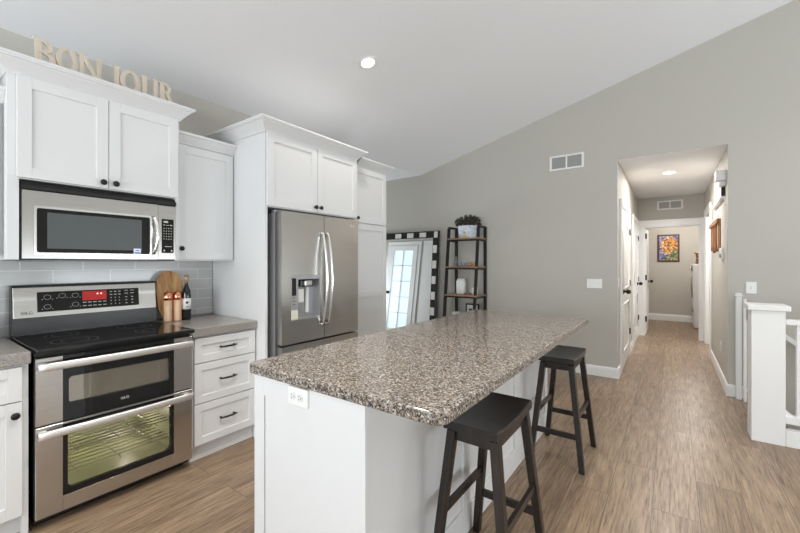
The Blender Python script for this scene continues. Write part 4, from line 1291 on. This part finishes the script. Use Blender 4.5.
# ------------------------------------------------------------------ leaning mirror
lean = R(5.0)
MXR, MXL, MZ = -2.865, -4.02, 1.85
def TM(u, v_, z):  # v toward the room (-Y); mirror leans back to the wall
    return (u, 5.055 - (MZ - z) * math.sin(lean) * 1.0 - v_ * math.cos(lean) - .02, z * math.cos(lean) + v_ * math.sin(lean))
t = thing('floor_mirror', 'large leaning mirror with black and white checked frame', 'mirror', (-3.44, 5.0, 0))
M_bw = mat('black and white checked frame paint', (.5, .5, .5), .4)
fw = .105
m = MB(TM); m.box(MXL, MXL + fw, 0, .03, 0, MZ, .003); fl_ = m.build('frame', M_black, t)
m = MB(TM); m.box(MXR - fw, MXR, 0, .03, 0, MZ, .003); fr = m.build('frame', M_black, t)
m = MB(TM); m.box(MXL + fw, MXR - fw, 0, .03, MZ - fw, MZ, .003); ft = m.build('frame', M_black, t)
m = MB(TM); m.box(MXL + fw, MXR - fw, 0, .03, 0, fw, .003); m.build('frame', M_black, t)
M_wblk = mat('white frame paint', (.72, .70, .67), .4)
mR = MB(TM); zz = MZ - fw
k = 0
mR.box(MXR - fw + .02, MXR - .022, .03, .033, MZ - fw, MZ - .012); mR.build('white_block', M_wblk, fr)
while zz > .1:
    if k % 2 == 1:
        for ua, ub, par in ((MXR - fw + .01, MXR - .026, fr), (MXL + .02, MXL + fw - .01, fl_)):
            q = MB(TM); q.box(ua, ub, .03, .033, zz - .118, zz); q.build('white_block', M_wblk, par)
    zz -= .118; k += 1
xx = MXR - fw - .125; k = 0
while xx > MXL + fw:
    if k % 2 == 1:
        q = MB(TM); q.box(xx, xx + .118, .03, .033, MZ - fw + .012, MZ - .02); q.build('white_block', M_wblk, ft)
    xx -= .118; k += 1
m = MB(TM); m.box(MXL + fw - .005, MXR - fw + .005, .004, .016, fw - .005, MZ - fw + .005); m.build('mirror_glass', M_mirror, t)

# entry wall behind the pantry: french door and plain door, seen in the mirror
def entry_door(n, u0, u1, glass):
    T = lambda u, v_, z: (u, 3.29 + v_, z)
    d = MB(T); st = .11; z1 = 2.03
    if glass:
        d.box(u0, u0 + st, 0, .035, .005, z1); d.box(u1 - st, u1, 0, .035, .005, z1); d.box(u0 + st, u1 - st, 0, .035, .005, .25); d.box(u0 + st, u1 - st, 0, .035, z1 - st, z1)
        d.box((u0 + u1) / 2 - .012, (u0 + u1) / 2 + .012, .01, .03, .25, z1 - st)
        for k in range(1, 5):
            z = .25 + (z1 - st - .25) * k / 5; d.box(u0 + st, u1 - st, .01, .03, z - .012, z + .012)
    else:
        d.box(u0, u1, 0, .03, .005, z1)
    o = struct(d.build('door_%d' % n, M_trim))
    if glass:
        g = MB(T); g.box(u0 + st, u1 - st, .004, .009, .25, z1 - st)
        g.build('pane', emis('glowing door glass', (.62, .76, .84), .75), o)  # emission put into the pane stands for daylight outside
    knob_door(T, u0 + .06 if glass else u1 - .30, 1.0, .035).build('door_knob', M_matblack, o)
    c = MB(T); c.box(u0 - .08, u0 - .004, 0, .02, 0, z1 + .005); c.box(u1 + .004, u1 + .08, 0, .02, 0, z1 + .005); c.box(u0 - .08, u1 + .08, 0, .022, z1 + .008, z1 + .09)
    c.build('casing', M_trim, o)
entry_door(4, -5.08, -4.36, True)
entry_door(5, -4.14, -3.45, False)

# ------------------------------------------------------------------ laundry room
PX0, PX1, PZ0, PZ1 = -.275, .150, 1.385, 2.025
t = thing('framed_picture', 'colourful mosaic picture in a dark brown frame on the laundry wall', 'picture', (-.06, YE, PZ0))
T = TYn(YE); m = MB(T); f = .035
m.box(PX0, PX0 + f, 0, .025, PZ0, PZ1, .003); m.box(PX1 - f, PX1, 0, .025, PZ0, PZ1, .003); m.box(PX0 + f, PX1 - f, 0, .025, PZ0, PZ0 + f, .003); m.box(PX0 + f, PX1 - f, 0, .025, PZ1 - f, PZ1, .003)
m.build('frame', mat('dark brown frame', (.085, .03, .015), .4), t)
M_art = mat('mosaic print', (.5, .3, .1), .5)
n_, l_, b_ = nodes(M_art); v = coords(M_art, (1, 1, 1))
vo = n_.new('ShaderNodeTexVoronoi'); vo.inputs['Scale'].default_value = 34; l_.new(v, vo.inputs['Vector'])
spc = n_.new('ShaderNodeSeparateColor'); l_.new(vo.outputs['Color'], spc.inputs[0])
blue = ramp(M_art, spc.outputs[0], [(0, (.07, .07, .25)), (.4, (.18, .20, .42)), (.8, (.50, .50, .62))], 'CONSTANT')
gold = ramp(M_art, spc.outputs[0], [(0, (.25, .05, .02)), (.3, (.55, .24, .03)), (.65, (.70, .42, .08)), (.9, (.75, .68, .5))], 'CONSTANT')
grn = ramp(M_art, spc.outputs[0], [(0, (.08, .11, .04)), (.4, (.25, .27, .14)), (.8, (.42, .40, .28))], 'CONSTANT')
tc = n_.new('ShaderNodeTexCoord'); gr = n_.new('ShaderNodeTexGradient'); gr.gradient_type = 'SPHERICAL'
mp = n_.new('ShaderNodeMapping'); mp.inputs['Location'].default_value = (-.05, 0, -1.10); mp.inputs['Scale'].default_value = (3.6, 0.0, 2.9)
l_.new(tc.outputs['Object'], mp.inputs['Vector']); l_.new(mp.outputs[0], gr.inputs[0])
ms = ramp(M_art, gr.outputs['Fac'], [(.36, (0, 0, 0)), (.44, (1, 1, 1))])
sx_ = n_.new('ShaderNodeSeparateXYZ'); l_.new(tc.outputs['Object'], sx_.inputs[0])
ma = n_.new('ShaderNodeMath'); ma.operation = 'MULTIPLY_ADD'; ma.inputs[1].default_value = -.9; l_.new(sx_.outputs['X'], ma.inputs[0]); l_.new(sx_.outputs['Z'], ma.inputs[2])
lowm = n_.new('ShaderNodeMath'); lowm.operation = 'LESS_THAN'; lowm.inputs[1].default_value = .17; l_.new(ma.outputs[0], lowm.inputs[0])
setc(M_art, mix(M_art, lowm.outputs[0], mix(M_art, ms, blue, gold), grn))
m = MB(T); m.box(PX0 + f, PX1 - f, 0, .012, PZ0 + f, PZ1 - f); m.build('print', M_art, t)

WX = .36; WY0, WY1 = 9.85, 10.55
t = thing('washing_machine', 'white front-loading washer on a pedestal in the laundry', 'washing machine', (.7, 10.2, 0))
M_wm = mat('white appliance enamel', (.78, .78, .78), .3)
m = MB(); m.box(WX + .01, 1.05, WY0, WY1, .02, .385, .012, 2); m.build('pedestal', M_wm, t)
m = MB(); m.box(WX, 1.06, WY0, WY1, .39, 1.335, .02, 3); bd = m.build('body', M_wm, t)
m = MB(); m.lathe([(0, -.01), (.10, -.01), (.17, .008), (.22, .02), (.235, .0), (.235, -.01)], (0, 0, 0), 32, M=Matrix.Translation((WX, 10.2, .84)) @ Matrix.Rotation(R(-90), 4, 'Y')); m.build('porthole', M_chrome, t)
m = MB(); m.lathe([(0, .03), (.09, .024), (.15, .012), (.16, .009)], (0, 0, 0), 32, M=Matrix.Translation((WX, 10.2, .84)) @ Matrix.Rotation(R(-90), 4, 'Y')); m.build('porthole_glass', M_glassblk, t)
m = MB(); m.box(WX - .012, WX, WY0 + .03, WY1 - .03, 1.18, 1.30, .004); cp2 = m.build('control_panel', M_grey, t)
m = MB(); m.cyl((WX - .012, 10.2, 1.24), (WX - .04, 10.2, 1.24), .035, .03, 20); m.build('dial', M_chrome, cp2)
m = MB(); m.box(WX - .012, WX + .01, WY0 + .06, WY1 - .06, .34, .36, .003); m.build('pedestal_handle', M_grey, t)
m = MB(); m.lathe([(0, 0), (.10, 0), (.105, .02), (.09, .12), (.10, .20), (.13, .235), (.125, .24), (.09, .21), (0, .2)], (WX + .15, 10.15, 1.336), 20, sx=1.0, sy=1.2)
M_bag = mat('gold patterned fabric', (.5, .3, .1), .7)
v = coords(M_bag); setc(M_bag, ramp(M_bag, noise(M_bag, v, 30, 2), [(.35, (.10, .03, .01)), (.5, (.50, .27, .06)), (.65, (.75, .62, .35))], 'CONSTANT'))
solo(m, 'storage_basket', M_bag, 'gold and brown patterned basket on top of the washer', 'basket')

# ------------------------------------------------------------------ stair corner
t = thing('newel_post', 'tall slim white newel post standing at the wall corner by the stairs', 'newel post', (.55, 5.0, 0), 'white stair posts')
m = MB(); m.box(.518, .562, 4.985, 5.029, 0, 1.02, .004); m.build('post', M_trim, t)
m = MB(); m.box(.508, .572, 4.975, 5.039, 1.02, 1.033, .003); m.box(.516, .564, 4.983, 5.031, 1.033, 1.052, .008, 2); m.build('cap', M_trim, t)
t = thing('newel_post', 'thick white boxed newel post with flat cap at the stairs', 'newel post', (.587, 4.0, 0), 'white stair posts')
m = MB(); m.box(.494, .680, 3.905, 4.09, 0, .992, .002); m.build('post', M_trim, t)
m = MB(); m.box(.472, .705, 3.883, 4.112, .993, 1.033, .004); m.build('cap', M_trim, t)
# railing from boxed post to the right
t = thing('stair_railing', 'white balustrade with square balusters right of the boxed newel post', 'railing', (1.5, 3.95, 0))
ry0, ry1 = 3.925, 3.972
RE = 2.6
m = MB(); m.box(.682, RE, 3.907, 3.975, 0, .118, .002); m.build('curb', M_trim, t)
m = MB(); m.box(.682, RE, ry0 - .01, ry1, .165, .222, .003); m.build('bottom_rail', M_trim, t)
m = MB(); m.box(.682, RE, ry0 - .015, ry1 + .01, .893, .930, .004); m.build('hand_rail', M_trim, t)
x_ = .742
m0 = None
while x_ < RE - .05:
    m = MB(); m.box(x_, x_ + .048, ry0 + .003, ry1 - .006, .222, .893, .002); m.build('baluster', M_trim, t); x_ += .150
m = MB(); m.prism([(.682, .222), (.73, .222), (.682, .262)], lambda a, b, tt: (a, tt, b), ry0, ry1 - .01); m.build('brace', M_trim, t)
m = MB(); m.box(RE, RE + .15, 3.875, 4.025, 0, 1.0, .003); m.box(RE - .02, RE + .17, 3.855, 4.045, 1.0, 1.035, .004); m.build('end_post', M_trim, t)
# sloped handrail on the wall down the stairs
def hr(a, b, tt): return (a, tt, b)
m = MB(); m.prism([(.74, .80), (.74, .75), (2.6, -.90), (2.6, -.85)], hr, 4.96, 5.0)
for xk, zk in ((.95, .565), (1.9, -.28)): m.box(xk, xk + .03, 5.0, 5.07, zk - .02, zk + .03)
solo(m, 'stair_handrail', M_trim, 'white sloping handrail going down the stair wall', 'handrail')
# safety gate folded along the wall
t = thing('safety_gate', 'narrow white safety gate folded back beside the slim newel post', 'safety gate', (.75, 4.95, 0))
m = MB(); m.box(.568, .590, 4.925, 4.955, .0, 1.0, .003); m.box(.715, .735, 4.925, 4.955, .03, .965, .003); m.box(.590, .715, 4.928, 4.952, .940, .965, .003); m.box(.590, .715, 4.928, 4.952, .10, .13, .003); m.build('frame', M_trim, t)
for k in range(2):
    m = MB(); m.box(.632 + k * .04, .644 + k * .04, 4.934, 4.946, .13, .925, .002); m.build('bar', M_trim, t)
m = MB(); m.box(.590, .606, 4.915, 4.928, .80, .91, .002); m.build('latch', M_slot, t)
# stairs going down
m = MB()
for k in range(8):
    m.box(.62 + k * .26, .62 + (k + 1) * .26, 3.98, YB, -.19 * (k + 1) - .2, -.19 * (k + 1))
struct(m.build('trim_4', M_floor))
m = MB(); m.box(.62, XR, 3.86, 3.98, -2.6, -.12)
struct(m.build('wall_stairwell', M_wall))

for o in bpy.data.objects:
    if '_w' in o: del o['_w']
for mt in bpy.data.materials:
    if 'b' in mt: del mt['b']
